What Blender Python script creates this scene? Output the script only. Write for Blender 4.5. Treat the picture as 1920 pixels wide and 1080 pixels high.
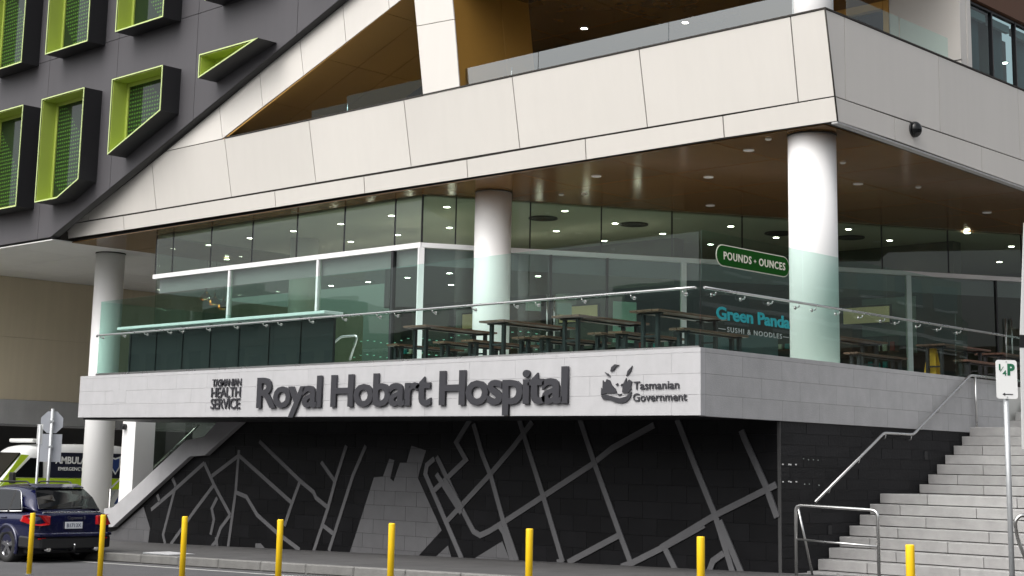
import bpy, bmesh, math, random
from mathutils import Matrix, Vector
from mathutils.geometry import tessellate_polygon
random.seed(7)
for o in list(bpy.data.objects): bpy.data.objects.remove(o)
SC = bpy.context.scene
COL = SC.collection

# ---------------------------------------------------------------- camera
cam = bpy.data.cameras.new('camera'); cam_o = bpy.data.objects.new('camera', cam); COL.objects.link(cam_o)
rot = Matrix([[0.717969, 0.101934, 0.688571], [0.695759, -0.134928, -0.705489], [0.020994, 0.985598, -0.167795]])
cam_o.matrix_world = Matrix.Translation((13.4329, -18.2266, -1.7395)) @ rot.to_4x4()
cam.sensor_width = 36; cam.sensor_fit = 'HORIZONTAL'
cam.lens = 54.2675
cam.shift_x = 0.02271
cam.shift_y = -0.08456
cam.clip_start = .1; cam.clip_end = 2000
SC.camera = cam_o
# ---------------------------------------------------------------- overcast daylight
SUN_EL, SUN_AZ = 50, 186          # degrees; azimuth clockwise from +Y
W = bpy.data.worlds.new('World'); SC.world = W; W.use_nodes = True
nt = W.node_tree; nt.nodes.clear()
sky = nt.nodes.new('ShaderNodeTexSky'); sky.sky_type = 'NISHITA'; sky.sun_disc = False
sky.sun_elevation = math.radians(SUN_EL); sky.sun_rotation = math.radians(SUN_AZ)
sky.air_density = 1.0; sky.dust_density = 6.0; sky.ozone_density = 1.0
hs = nt.nodes.new('ShaderNodeHueSaturation'); hs.inputs['Saturation'].default_value = .22
bg = nt.nodes.new('ShaderNodeBackground'); bg.inputs['Strength'].default_value = .15
wo = nt.nodes.new('ShaderNodeOutputWorld')
nt.links.new(sky.outputs[0], hs.inputs['Color']); nt.links.new(hs.outputs[0], bg.inputs['Color']); nt.links.new(bg.outputs[0], wo.inputs[0])
sun = bpy.data.lights.new('sun', 'SUN'); sun.energy = .85; sun.angle = math.radians(70); sun.color = (1, .955, .9)
sun_o = bpy.data.objects.new('sun', sun); COL.objects.link(sun_o)
_e, _a = math.radians(SUN_EL), math.radians(SUN_AZ)
_d = Vector((math.sin(_a)*math.cos(_e), math.cos(_a)*math.cos(_e), math.sin(_e)))
sun_o.rotation_euler = _d.to_track_quat('Z', 'Y').to_euler()
SC.view_settings.view_transform = 'Standard'; SC.view_settings.look = 'None'
SC.view_settings.exposure = .56; SC.view_settings.gamma = 1
SC.cycles.max_bounces = 12; SC.cycles.transparent_max_bounces = 24; SC.cycles.glossy_bounces = 5
SC.cycles.sample_clamp_indirect = 4; SC.cycles.caustics_reflective = False; SC.cycles.caustics_refractive = False

# ---------------------------------------------------------------- materials
MATS = {}
def nodes(name):
    m = bpy.data.materials.new(name); m.use_nodes = True; MATS[name] = m
    return m, m.node_tree, m.node_tree.nodes['Principled BSDF']
def mat(name, col, rough=.5, metal=0, noise=0, nscale=3, bump=0, bscale=40, rnd=0, spec=.5, streak=0, rvar=0):
    m, t, b = nodes(name)
    N, Lk = t.nodes, t.links
    b.inputs['Base Color'].default_value = (*col, 1); b.inputs['Roughness'].default_value = rough
    b.inputs['Metallic'].default_value = metal; b.inputs['Specular IOR Level'].default_value = spec
    tc = N.new('ShaderNodeTexCoord'); geo = N.new('ShaderNodeNewGeometry')
    cur = None
    def mult(fac_socket, lo, hi):
        nonlocal cur
        mr = N.new('ShaderNodeMapRange'); mr.inputs['To Min'].default_value = lo; mr.inputs['To Max'].default_value = hi
        Lk.new(fac_socket, mr.inputs['Value'])
        mx = N.new('ShaderNodeMix'); mx.data_type = 'RGBA'; mx.blend_type = 'MULTIPLY'; mx.inputs['Factor'].default_value = 1
        if cur: Lk.new(cur, mx.inputs[6])
        else: mx.inputs[6].default_value = (*col, 1)
        Lk.new(mr.outputs[0], mx.inputs[7]); cur = mx.outputs[2]
    if noise:
        n = N.new('ShaderNodeTexNoise'); n.inputs['Scale'].default_value = nscale; n.inputs['Detail'].default_value = 8
        n.inputs['Roughness'].default_value = .62
        Lk.new(geo.outputs['Position'], n.inputs['Vector']); mult(n.outputs[0], 1-noise*1.6, 1+noise*1.2)
    if streak:
        mp = N.new('ShaderNodeMapping'); mp.inputs['Scale'].default_value = (2.2, 2.2, .12)
        n = N.new('ShaderNodeTexNoise'); n.inputs['Scale'].default_value = 2.5; n.inputs['Detail'].default_value = 6
        Lk.new(geo.outputs['Position'], mp.inputs[0]); Lk.new(mp.outputs[0], n.inputs['Vector']); mult(n.outputs[0], 1-streak*1.5, 1+streak)
    if rnd:
        oi = N.new('ShaderNodeObjectInfo'); mult(oi.outputs['Random'], 1-rnd, 1+rnd)
    if cur: Lk.new(cur, b.inputs['Base Color'])
    if rvar:
        n = N.new('ShaderNodeTexNoise'); n.inputs['Scale'].default_value = 1.7; n.inputs['Detail'].default_value = 6
        Lk.new(geo.outputs['Position'], n.inputs['Vector'])
        mr = N.new('ShaderNodeMapRange'); mr.inputs['To Min'].default_value = max(0, rough-rvar); mr.inputs['To Max'].default_value = rough+rvar
        Lk.new(n.outputs[0], mr.inputs['Value']); Lk.new(mr.outputs[0], b.inputs['Roughness'])
    if bump:
        n = N.new('ShaderNodeTexNoise'); n.inputs['Scale'].default_value = bscale; n.inputs['Detail'].default_value = 5
        Lk.new(geo.outputs['Position'], n.inputs['Vector'])
        bp = N.new('ShaderNodeBump'); bp.inputs['Strength'].default_value = bump; bp.inputs['Distance'].default_value = .02
        Lk.new(n.outputs[0], bp.inputs['Height']); Lk.new(bp.outputs[0], b.inputs['Normal'])
    return m
def glass(name, tint, refl=1.0, dirt=0):
    """thin architectural pane: tinted see-through plus a mirror coat on the outer face of each side"""
    m, t, b = nodes(name); N, Lk = t.nodes, t.links; N.remove(b)
    tr = N.new('ShaderNodeBsdfTransparent'); tr.inputs[0].default_value = (*tint, 1)
    gl = N.new('ShaderNodeBsdfGlossy'); gl.inputs['Roughness'].default_value = 0.0; gl.inputs['Color'].default_value = (.93, .97, .96, 1)
    fr = N.new('ShaderNodeFresnel'); fr.inputs['IOR'].default_value = 1.52
    geo = N.new('ShaderNodeNewGeometry'); s = N.new('ShaderNodeMath'); s.operation = 'SUBTRACT'; s.inputs[0].default_value = 1
    Lk.new(geo.outputs['Backfacing'], s.inputs[1])
    m1 = N.new('ShaderNodeMath'); m1.operation = 'MULTIPLY'; Lk.new(fr.outputs[0], m1.inputs[0]); Lk.new(s.outputs[0], m1.inputs[1])
    m2 = N.new('ShaderNodeMath'); m2.operation = 'MULTIPLY'; m2.use_clamp = True; Lk.new(m1.outputs[0], m2.inputs[0]); m2.inputs[1].default_value = refl
    mx = N.new('ShaderNodeMixShader'); Lk.new(m2.outputs[0], mx.inputs[0]); Lk.new(tr.outputs[0], mx.inputs[1]); Lk.new(gl.outputs[0], mx.inputs[2])
    # panes are never perfectly flat
    n = N.new('ShaderNodeTexNoise'); n.inputs['Scale'].default_value = .7; n.inputs['Detail'].default_value = 1
    Lk.new(geo.outputs['Position'], n.inputs['Vector'])
    bp = N.new('ShaderNodeBump'); bp.inputs['Strength'].default_value = .25; bp.inputs['Distance'].default_value = .01
    Lk.new(n.outputs[0], bp.inputs['Height']); Lk.new(bp.outputs[0], gl.inputs['Normal'])
    out = N['Material Output']; last = mx.outputs[0]
    if dirt:
        df = N.new('ShaderNodeBsdfDiffuse'); df.inputs[0].default_value = (.55, .62, .58, 1)
        m3 = N.new('ShaderNodeMixShader'); m3.inputs[0].default_value = dirt
        Lk.new(last, m3.inputs[1]); Lk.new(df.outputs[0], m3.inputs[2]); last = m3.outputs[0]
    Lk.new(last, out.inputs[0]); return m
def emit(name, col, strength):
    m, t, b = nodes(name); b.inputs['Base Color'].default_value = (*col, 1)
    b.inputs['Emission Color'].default_value = (*col, 1); b.inputs['Emission Strength'].default_value = strength; return m

mat('asphalt', (.085, .085, .089), .88, noise=.22, nscale=1.3, bump=.5, bscale=90)
mat('pave', (.078, .077, .077), .72, noise=.22, nscale=1.1, bump=.25, bscale=60, rnd=.08)
mat('kerb', (.17, .168, .16), .8, noise=.25, nscale=5, bump=.3, rnd=.1)
mat('roadpaint', (.55, .55, .53), .75, noise=.3, nscale=9)
mat('panel', (.64, .615, .575), .42, noise=.03, nscale=.5, rnd=.03, streak=.022)
mat('seal', (.028, .024, .02), .8)
mat('driveway', (.30, .30, .29), .85, noise=.2, nscale=1.1, bump=.3)
mat('balcony', (.66, .65, .62), .7, noise=.1)
mat('soffit', (.165, .088, .030), .16, noise=.12, nscale=1.2, rnd=.10, spec=.55, rvar=.03)
mat('brown_clad', (.10, .042, .018), .65, noise=.1, rnd=.05)
mat('bronze', (.46, .25, .055), .42, metal=.25, noise=.10, nscale=.9, rnd=.05)
mat('grey_soffit', (.70, .70, .69), .6, noise=.05, rnd=.03)
mat('column', (.86, .855, .85), .5, noise=.03, nscale=.6)
mat('stone', (.445, .445, .455), .75, noise=.09, nscale=3.2, bump=.22, bscale=45, rnd=.012, streak=.05)
mat('stone_b', (.42, .42, .425), .75, noise=.14, nscale=3.6, bump=.25, bscale=45, rnd=.05, streak=.05)
mat('granite', (.36, .355, .35), .72, noise=.22, nscale=3.5, bump=.25, bscale=60, rnd=.09, streak=.06)
mat('tile', (.007, .007, .008), .42, noise=.35, nscale=2.2, bump=.05, bscale=25, rnd=.3, rvar=.12, spec=.16)
mat('tile_b', (.013, .013, .0145), .6, noise=.3, nscale=2.5, bump=.25, bscale=22, rnd=.22, spec=.2)
mat('inlay', (.105, .105, .11), .6, noise=.16, nscale=3, bump=.12, rnd=.06)
mat('dark_panel', (.073, .070, .077), .62, noise=.06, nscale=.7, rnd=.04, streak=.06)
mat('black', (.012, .012, .014), .5)
mat('black_box', (.016, .016, .018), .55, noise=.1)
mat('lime', (.42, .51, .10), .45, noise=.04, nscale=1)
mat('lime_edge', (.58, .70, .30), .4)
mat('white', (.80, .80, .81), .4)
mat('steel', (.62, .62, .61), .28, metal=1, rvar=.06)
mat('galv', (.50, .52, .53), .5, metal=.6, noise=.15, nscale=14)
mat('yellow', (.97, .62, .008), .5, noise=.09, nscale=9)
mat('yellow_dim', (.75, .42, .02), .6)
mat('letter', (.030, .030, .036), .5)
mat('timber', (.13, .062, .038), .5, noise=.3, nscale=12, rnd=.2)
mat('black_metal', (.014, .014, .016), .42)
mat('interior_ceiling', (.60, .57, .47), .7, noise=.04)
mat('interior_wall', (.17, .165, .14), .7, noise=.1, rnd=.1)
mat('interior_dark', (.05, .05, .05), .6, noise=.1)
mat('interior_floor', (.10, .10, .10), .35)
mat('blind', (.36, .345, .40), .8)
mat('curtain', (.16, .19, .20), .85, streak=.25)
mat('beige_wall', (.62, .54, .40), .75, noise=.05, nscale=.6, streak=.06)
mat('concrete', (.40, .40, .40), .8, noise=.12, nscale=1.4, bump=.15, streak=.08)
mat('mint', (.55, .78, .70), .3)
mat('teal', (.005, .34, .38), .5)
mat('sign_green', (.006, .075, .006), .7, spec=.1)
mat('sign_cream', (.80, .78, .66), .5)
mat('etch', (.33, .38, .36), .6)
mat('sign_white', (.78, .79, .78), .45, noise=.03)
mat('sign_back', (.46, .48, .52), .5, metal=.3, noise=.08)
mat('p_green', (.01, .13, .06), .5)
mat('poster', (.28, .34, .44), .5)
mat('sandstone', (.22, .19, .14), .85, noise=.15, nscale=.6)
mat('old_brick', (.10, .060, .045), .85, noise=.2, nscale=.6)
mat('render_grey', (.19, .195, .175), .85, noise=.15, nscale=.5)
mat('far_glass', (.02, .022, .025), .1)
mat('car_paint', (.004, .006, .045), .25, metal=.2, spec=.5)
MATS['car_paint'].node_tree.nodes['Principled BSDF'].inputs['Coat Weight'].default_value = 1
mat('car_glass', (.006, .007, .008), .05, spec=.4)
mat('car_black', (.012, .012, .013), .55)
mat('tyre', (.014, .014, .014), .85)
mat('alloy', (.60, .60, .62), .25, metal=1)
mat('chrome', (.8, .8, .8), .12, metal=1)
mat('tail_red', (.42, .008, .010), .12, spec=.8)
mat('plate', (.70, .72, .76), .4)
mat('plate_ink', (.03, .04, .10), .5)
mat('amb_white', (.72, .73, .73), .35)
mat('amb_lime', (.42, .60, .02), .4)
mat('amb_navy', (.012, .014, .03), .35)
mat('amb_blue', (.03, .06, .20), .35)
mat('brass', (.75, .34, .10), .25, metal=1)
glass('glass_balustrade', (.835, .94, .91), 1.0)
glass('glass_wall', (.74, .81, .76), 1.5)
glass('glass_upper', (.74, .76, .76), 4.6)
glass('glass_door', (.66, .78, .78), .6)
emit('lamp', (1, .93, .80), 34)
emit('lamp_warm', (1, .72, .42), 6)
emit('menu', (1, .72, .40), .10)
emit('screen', (.65, .95, .90), 2.2)
emit('fairy', (.55, 1.0, .85), .3)

# the fritted glass of the lime window boxes: rows of printed lime dashes
m, t, b = nodes('frit'); N, Lk = t.nodes, t.links
b.inputs['Roughness'].default_value = .06; b.inputs['Specular IOR Level'].default_value = .5
geo = N.new('ShaderNodeNewGeometry'); sp = N.new('ShaderNodeSeparateXYZ'); Lk.new(geo.outputs['Position'], sp.inputs[0])
def M(op, a, bb=None, c=None):
    n = N.new('ShaderNodeMath'); n.operation = op
    for i, v in enumerate((a, bb, c)):
        if v is None: continue
        if isinstance(v, (int, float)): n.inputs[i].default_value = v
        else: Lk.new(v, n.inputs[i])
    return n.outputs[0]
row = M('LESS_THAN', M('FRACT', M('MULTIPLY', sp.outputs['Z'], 9.5)), .42)
das = M('LESS_THAN', M('FRACT', M('MULTIPLY', sp.outputs['X'], 9.0)), .62)
ns = N.new('ShaderNodeTexWave'); ns.wave_type = 'BANDS'; ns.bands_direction = 'DIAGONAL'; ns.inputs['Scale'].default_value = .16; ns.inputs['Distortion'].default_value = 1.3
Lk.new(geo.outputs['Position'], ns.inputs['Vector'])
msk = M('MULTIPLY', M('MULTIPLY', row, das), M('GREATER_THAN', ns.outputs['Fac'], .36))
mx = N.new('ShaderNodeMix'); mx.data_type = 'RGBA'; Lk.new(msk, mx.inputs[0]); mx.inputs[6].default_value = (.010, .022, .012, 1); mx.inputs[7].default_value = (.055, .14, .022, 1)
Lk.new(mx.outputs[2], b.inputs['Base Color'])

# ---------------------------------------------------------------- helpers
def setp(o, label=None, cat=None, group=None, kind=None):
    if label: o['label'] = label
    if cat: o['category'] = cat
    if group: o['group'] = group
    if kind: o['kind'] = kind
    return o
def empty(name, loc=(0, 0, 0), **k):
    o = bpy.data.objects.new(name, None); o.location = loc; o.empty_display_size = .2; COL.objects.link(o); return setp(o, **k)
def link(name, me, parent=None, loc=None, rz=0):
    o = bpy.data.objects.new(name, me); COL.objects.link(o)
    if parent: o.parent = parent
    if loc is not None: o.location = loc
    if rz: o.rotation_euler = (0, 0, rz)
    return o
def wloc(o):
    v = Vector(o.location)
    if o.parent: v += o.matrix_parent_inverse.translation+wloc(o.parent)
    return v
def world_child(o, parent):
    """parent o while keeping the world coordinates its mesh was written in (parents may carry a plain translation)"""
    o.parent = parent
    o.matrix_parent_inverse = Matrix.Translation(-wloc(parent))
    return o
def mesh(name, verts, faces, m, smooth=False):
    me = bpy.data.meshes.new(name); me.from_pydata([tuple(v) for v in verts], [], faces)
    me.materials.append(MATS[m]); me.validate()
    bm = bmesh.new(); bm.from_mesh(me); bmesh.ops.recalc_face_normals(bm, faces=bm.faces); bm.to_mesh(me); bm.free()
    if smooth:
        for p in me.polygons: p.use_smooth = True
    return me
def put(name, me, parent=None):
    o = link(name, me)
    if parent: world_child(o, parent)
    return o
def boxmesh(name, a, b, m, bev=0):
    x0, y0, z0 = a; x1, y1, z1 = b
    v = [(x0,y0,z0),(x1,y0,z0),(x1,y1,z0),(x0,y1,z0),(x0,y0,z1),(x1,y0,z1),(x1,y1,z1),(x0,y1,z1)]
    me = mesh(name, v, [(0,3,2,1),(4,5,6,7),(0,1,5,4),(1,2,6,5),(2,3,7,6),(3,0,4,7)], m)
    if bev:
        bm = bmesh.new(); bm.from_mesh(me)
        bmesh.ops.bevel(bm, geom=list(bm.edges), offset=bev, segments=1, affect='EDGES', clamp_overlap=True)
        bm.to_mesh(me); bm.free()
    return me
def box(name, a, b, m, parent=None, bev=0):
    return put(name, boxmesh(name, a, b, m, bev), parent)
def prism_mesh(name, pts, vec, m, bev=0):
    """pts: 3D polygon, extruded along vec"""
    n = len(pts); vec = Vector(vec); P0 = [Vector(p) for p in pts]
    v = P0+[p+vec for p in P0]
    f = [tuple(range(n)), tuple(range(2*n-1, n-1, -1))]+[(i, (i+1) % n, n+(i+1) % n, n+i) for i in range(n)]
    me = mesh(name, v, f, m)
    if bev:
        bm = bmesh.new(); bm.from_mesh(me)
        bmesh.ops.bevel(bm, geom=list(bm.edges), offset=bev, segments=1, affect='EDGES', clamp_overlap=True)
        bm.to_mesh(me); bm.free()
    return me
def prism(name, pts, vec, m, parent=None, bev=0): return put(name, prism_mesh(name, pts, vec, m, bev), parent)
def Yp(pts, y): return [(p[0], y, p[1]) for p in pts]
def Xp(pts, x): return [(x, p[0], p[1]) for p in pts]
def Zq(pts, z): return [(p[0], p[1], z) for p in pts]
def tube_mesh(name, pts, r, m, seg=8):
    pts = [Vector(p) for p in pts]; V = []; F = []
    n = len(pts)
    up0 = None
    for i, p in enumerate(pts):
        if i == 0: d = pts[1]-p
        elif i == n-1: d = p-pts[i-1]
        else: d = (pts[i+1]-p).normalized()+(p-pts[i-1]).normalized()
        d.normalize()
        u = up0 if up0 is not None else Vector((0, 0, 1)) if abs(d.z) < .9 else Vector((1, 0, 0))
        a = d.cross(u)
        if a.length < 1e-4: a = d.cross(Vector((0, 1, 0)))
        a.normalize(); bb = a.cross(d); up0 = bb
        k = 1
        if 0 < i < n-1:
            ca = (pts[i+1]-p).normalized().dot((p-pts[i-1]).normalized()); k = 1/max(.5, math.sqrt((1+ca)/2))
        for j in range(seg):
            t = 2*math.pi*j/seg; V.append(p+a*r*math.cos(t)*(1)+bb*r*math.sin(t))
    for i in range(n-1):
        for j in range(seg):
            F.append((i*seg+j, i*seg+(j+1) % seg, (i+1)*seg+(j+1) % seg, (i+1)*seg+j))
    F.append(tuple(range(seg))); F.append(tuple(range((n-1)*seg, n*seg)))
    me = mesh(name, V, F, m)
    for p in me.polygons:
        if len(p.vertices) == 4: p.use_smooth = True
    return me
def tube(name, pts, r, m, parent=None, seg=8): return put(name, tube_mesh(name, pts, r, m, seg), parent)
def smooth_path(pts, r=.08, k=4):
    """round the corners of a rail"""
    pts = [Vector(p) for p in pts]; out = [pts[0]]
    for i in range(1, len(pts)-1):
        a, p, c = pts[i-1], pts[i], pts[i+1]
        ra = min(r, (a-p).length*.45, (c-p).length*.45)
        s = p+(a-p).normalized()*ra; e = p+(c-p).normalized()*ra
        for j in range(k+1):
            t = j/k; out.append((1-t)**2*s+2*t*(1-t)*p+t*t*e)
    return out+[pts[-1]]
def cyl(name, c, r, z0, z1, m, parent=None, seg=40, axis='z'):
    V = []; F = []
    for z in (z0, z1):
        for j in range(seg):
            t = 2*math.pi*j/seg; a, b = r*math.cos(t), r*math.sin(t)
            V.append((c[0]+a, c[1]+b, z) if axis == 'z' else (c[0]+a, z, c[1]+b) if axis == 'y' else (z, c[0]+a, c[1]+b))
    for j in range(seg): F.append((j, (j+1) % seg, seg+(j+1) % seg, seg+j))
    F += [tuple(range(seg)), tuple(range(2*seg-1, seg-1, -1))]
    me = mesh(name, V, F, m)
    for p in me.polygons:
        if len(p.vertices) == 4: p.use_smooth = True
    return put(name, me, parent)
def clip(poly, p, n):
    """Sutherland-Hodgman: keep where (q-p).n >= 0"""
    out = []
    for i in range(len(poly)):
        a, b = poly[i], poly[(i+1) % len(poly)]
        da = (a[0]-p[0])*n[0]+(a[1]-p[1])*n[1]; db = (b[0]-p[0])*n[0]+(b[1]-p[1])*n[1]
        if da >= 0: out.append(a)
        if da*db < 0:
            t = da/(da-db); out.append((a[0]+(b[0]-a[0])*t, a[1]+(b[1]-a[1])*t))
    return out
def area(p): return abs(sum(p[i][0]*p[(i+1) % len(p)][1]-p[(i+1) % len(p)][0]*p[i][1] for i in range(len(p))))/2
def inset(poly, d):
    """shrink a convex polygon by d (for open joints)"""
    c = (sum(p[0] for p in poly)/len(poly), sum(p[1] for p in poly)/len(poly)); out = list(poly)
    for i in range(len(poly)):
        a, b = poly[i], poly[(i+1) % len(poly)]
        ex, ey = b[0]-a[0], b[1]-a[1]; l = math.hypot(ex, ey)
        if l < 1e-6: continue
        nx, ny = -ey/l, ex/l
        if (c[0]-a[0])*nx+(c[1]-a[1])*ny < 0: nx, ny = -nx, -ny
        out = clip(out, (a[0]+nx*d, a[1]+ny*d), (nx, ny))
    return out
def text_mesh(s, m, extrude=.01, bold=0.0, spacing=1.0):
    cu = bpy.data.curves.new('t', 'FONT'); cu.body = s; cu.extrude = extrude; cu.offset = bold; cu.resolution_u = 3; cu.space_character = spacing
    o = bpy.data.objects.new('t', cu)
    me = bpy.data.meshes.new_from_object(o); bpy.data.objects.remove(o); bpy.data.curves.remove(cu)
    me.materials.clear(); me.materials.append(MATS[m]); return me
def bounds(me):
    xs = [v.co.x for v in me.vertices]; ys = [v.co.y for v in me.vertices]
    return min(xs), max(xs), min(ys), max(ys)
def lettering(s, m, origin, u, v, n, width, height, parent, name='letter', depth=.03, bold=.0, spacing=1.0, joined=False, ref=None):
    """letters as separate parts; fits the string in width x height (height of ref characters), lower-left of the baseline at origin"""
    u, v, n = Vector(u), Vector(v), Vector(n); origin = Vector(origin)
    full = text_mesh(s, m, .5, bold, spacing); x0, x1, _, _ = bounds(full)
    r = text_mesh(ref or s[0], m, .5, bold); _, _, y0, y1 = bounds(r); y0 = 0
    sx = width/(x1-x0); sy = height/(y1-y0)
    def place(me, dx):
        for q in me.vertices:
            q.co = origin+u*((q.co.x+dx-x0)*sx)+v*(q.co.y*sy)+n*((q.co.z+.5)*depth)
        return me
    if joined: return put(name, place(full, 0), parent)
    made = []
    for i, ch in enumerate(s):
        if ch == ' ': continue
        pre = text_mesh(s[:i+1], m, .5, bold, spacing); one = text_mesh(ch, m, .5, bold, spacing)
        dx = bounds(pre)[1]-bounds(one)[1]
        made.append(put(name, place(one, dx), parent))
    return made

# ================================================================ THE SETTING
def gz(x): return -3.30+.0225*x          # footpath falls to the left
def rz_(x): return -3.44+.0215*x         # road
def sheet(name, x0, x1, y0, y1, f, m, dz=0, nx=12):
    V = []; F = []
    for i in range(nx+1):
        x = x0+(x1-x0)*i/nx
        V += [(x, y0, f(x)+dz), (x, y1, f(x)+dz)]
        if i: F.append((2*i-2, 2*i, 2*i+1, 2*i-1))
    o = put(name, mesh(name, V, F, m)); o['kind'] = 'structure'; return o
sheet('ground', -400, 400, -400, 400, lambda x: -3.85+.0215*max(-60, min(60, x)), 'asphalt', dz=-.06, nx=80)
sheet('road', -60, 60, -26, -1.6, rz_, 'asphalt')
sheet('driveway', -60, -18.9, -1.6, 40, lambda x: rz_(x)+.03, 'driveway')
fp = sheet('footpath', -18.9, 40, -1.47, 14, gz, 'pave')
fp.data.materials.clear(); fp.data.materials.append(MATS['seal'])
# paving slabs of the footpath, laid on its bed
sl = boxmesh('paving_slab', (0, 0, 0), (.888, .588, .03), 'pave', .004)
for i in range(26):
    x = -18.7+i*.9
    for j in range(6):
        if x > 3.2: continue
        o = link('paving_slab', sl, None, (x, -1.46+j*.592, gz(x)+.004)); o.rotation_euler = (0, -math.atan(.0225), 0); o.parent = fp
kb = boxmesh('kerb_stone', (0, -.15, -.16), (1.185, 0, 0), 'kerb', .018)
kerb = put('kerb', mesh('kerb', [(-18.9, -1.47, -4.2), (40, -1.47, -3.0), (40, -1.6, -3.0), (-18.9, -1.6, -4.2), (-18.9, -1.47, gz(-18.9)-.03), (40, -1.47, gz(40)-.03), (40, -1.6, gz(40)-.03), (-18.9, -1.6, gz(-18.9)-.03)],
    [(0, 1, 2, 3), (4, 5, 6, 7), (0, 1, 5, 4), (2, 3, 7, 6), (0, 3, 7, 4), (1, 2, 6, 5)], 'kerb')); kerb['kind'] = 'structure'
for i in range(24):
    x = -18.8+i*1.2
    o = link('kerb_stone', kb, kerb, (x, -1.47, gz(x)+.033)); o.rotation_euler = (0, -math.atan(.0225), 0)
sheet('gutter_line', -18.5, 12, -2.15, -2.04, rz_, 'roadpaint', dz=.004)

# ================================================================ HOSPITAL BUILDING
B = empty('hospital_building', (-11, 8, -3.4), label='cream panelled hospital building with glazed cafe level above the grey terrace', cat='building')
# --- cream fascia, tilted outwards at the top
NI = Vector((0, .984, .178))
def ipanel(name, quad, m='panel'):
    q = [Vector(p) for p in quad]; c = sum(q, Vector())/len(q); out = []
    n = len(q)
    # shrink towards the inside for the open joint
    ax = Vector((1, 0, 0)); az = ax.cross(NI).normalized()
    pl = inset([((p-c).dot(ax), (p-c).dot(az)) for p in q], .010)
    prism(name, [c+ax*a+az*b for a, b in pl], NI*.03, m, B, .002)
LOW = [[(-24.332, 3.534, 4.057), (-23.279, 3.466, 4.431)], [(-20.991, 3.538, 4.037), (-20.976, 3.47, 4.411)], [(-14.691, 3.543, 4.007), (-14.67, 3.475, 4.384)], [(-11.584, 3.544, 4.0), (-11.562, 3.477, 4.371)], [(-8.43, 3.548, 3.983), (-8.405, 3.48, 4.359)], [(-5.271, 3.55, 3.971), (-5.241, 3.478, 4.367)], [(-2.095, 3.549, 3.974), (-2.078, 3.48, 4.358)], [(0.172, 3.553, 3.953), (0.17, 3.479, 4.364)]]
for a, b in zip(LOW, LOW[1:]): ipanel('fascia_panel', [a[0], b[0], b[1], a[1]])
MAIN = [[(-22.637, 3.464, 4.443), (-22.643, 3.43, 4.634)], [(-19.469, 3.468, 4.423), (-19.474, 3.255, 5.599)], [(-16.321, 3.47, 4.412), (-16.37, 3.218, 5.804)], [(-13.176, 3.471, 4.404), (-13.209, 3.218, 5.803)], [(-10.049, 3.473, 4.393), (-10.068, 3.218, 5.802)], [(-6.924, 3.475, 4.386), (-6.931, 3.219, 5.8)], [(-3.744, 3.476, 4.377), (-3.745, 3.219, 5.799)], [(-0.532, 3.478, 4.365), (-0.498, 3.219, 5.799)], [(0.17, 3.479, 4.364), (0.173, 3.219, 5.799)]]
LT = (-23.279, 3.466, 4.431)
ipanel('fascia_panel', [LT, MAIN[0][0], MAIN[0][1]])
for i, (a, b) in enumerate(zip(MAIN, MAIN[1:])):
    if i == 1:
        ipanel('fascia_panel', [a[0], b[0], b[1], (-18.814, 3.218, 5.804), a[1]])
    else: ipanel('fascia_panel', [a[0], b[0], b[1], a[1]])
# backing behind the joints
bk = [LOW[0][0], Vector(LOW[-1][0])-Vector((.05, 0, 0)), Vector(MAIN[-1][1])-Vector((.05, 0, 0)), (-16.37, 3.218, 5.804), (-18.814, 3.218, 5.804), LT]
prism('fascia_backing', [Vector(p)+NI*.02+Vector((.0, 0, 0)) for p in bk], NI*.25, 'seal', B)
# --- fascia on the side street, upright
FB = .17
BM = [[(3.223, 5.801), (3.479, 4.364), (3.557, 3.954)], [(3.832, 5.801), (3.818, 4.364), (-11.356, 2.518)], [(7.052, 5.796), (7.04, 4.368), (-11.356, 2.518)], [(10.254, 5.793), (10.242, 4.363), (-11.356, 2.518)], [(15.497, 5.791), (15.559, 4.36), (-11.356, 2.518)]]
for i in range(4):
    a, b = BM[i], BM[i+1]
    prism('fascia_panel', Xp(inset([a[1], b[1], b[0], a[0]], .008), FB), (-.03, 0, 0), 'panel', B, .002)
BL = [[(3.479, 4.364), (3.557, 3.954)], [(5.419, 4.357), (5.419, 3.94)], [(8.632, 4.361), (8.619, 3.873)], [(13.387, 4.36), (13.379, 3.773)]]
for a, b in zip(BL, BL[1:]): prism('fascia_panel', Xp(inset([a[0], b[0], b[1], a[1]], .008), FB), (-.03, 0, 0), 'panel', B, .002)
prism('fascia_backing', Xp([(BM[0][0][0]+.04, BM[0][0][1]), BM[4][0], BL[-1][1], (BM[0][2][0]+.04, BM[0][2][1])], FB-.02), (-.2, 0, 0), 'seal', B)
prism('fascia_trim', [(FB+.004, BM[0][2][0], BM[0][2][1]-.03), (FB+.004, BL[-1][1][0], BL[-1][1][1]-.035), (FB+.004, BL[-1][1][0], BL[-1][1][1]), (FB+.004, BM[0][2][0], BM[0][2][1])], (-.12, 0, 0), 'concrete', B)
# dark capping along the top of the parapets
tl, tr = Vector((-16.37, 3.218, 5.804)), Vector(MAIN[-1][1])
prism('parapet_cap', [tl+Vector((0, -.012, .0)), tr+Vector((.012, -.012, 0)), tr+Vector((.012, -.012, .028)), tl+Vector((0, -.012, .028))], (0, .3, 0), 'seal', B)
b0, b4 = BM[0][0], BM[4][0]
prism('parapet_cap', [(FB+.012, b0[0]+.3, b0[1]+.001), (FB+.012, b4[0], b4[1]+.001), (FB+.012, b4[0], b4[1]+.03), (FB+.012, b0[0]+.3, b0[1]+.03)], (-.3, 0, 0), 'seal', B)

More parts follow.
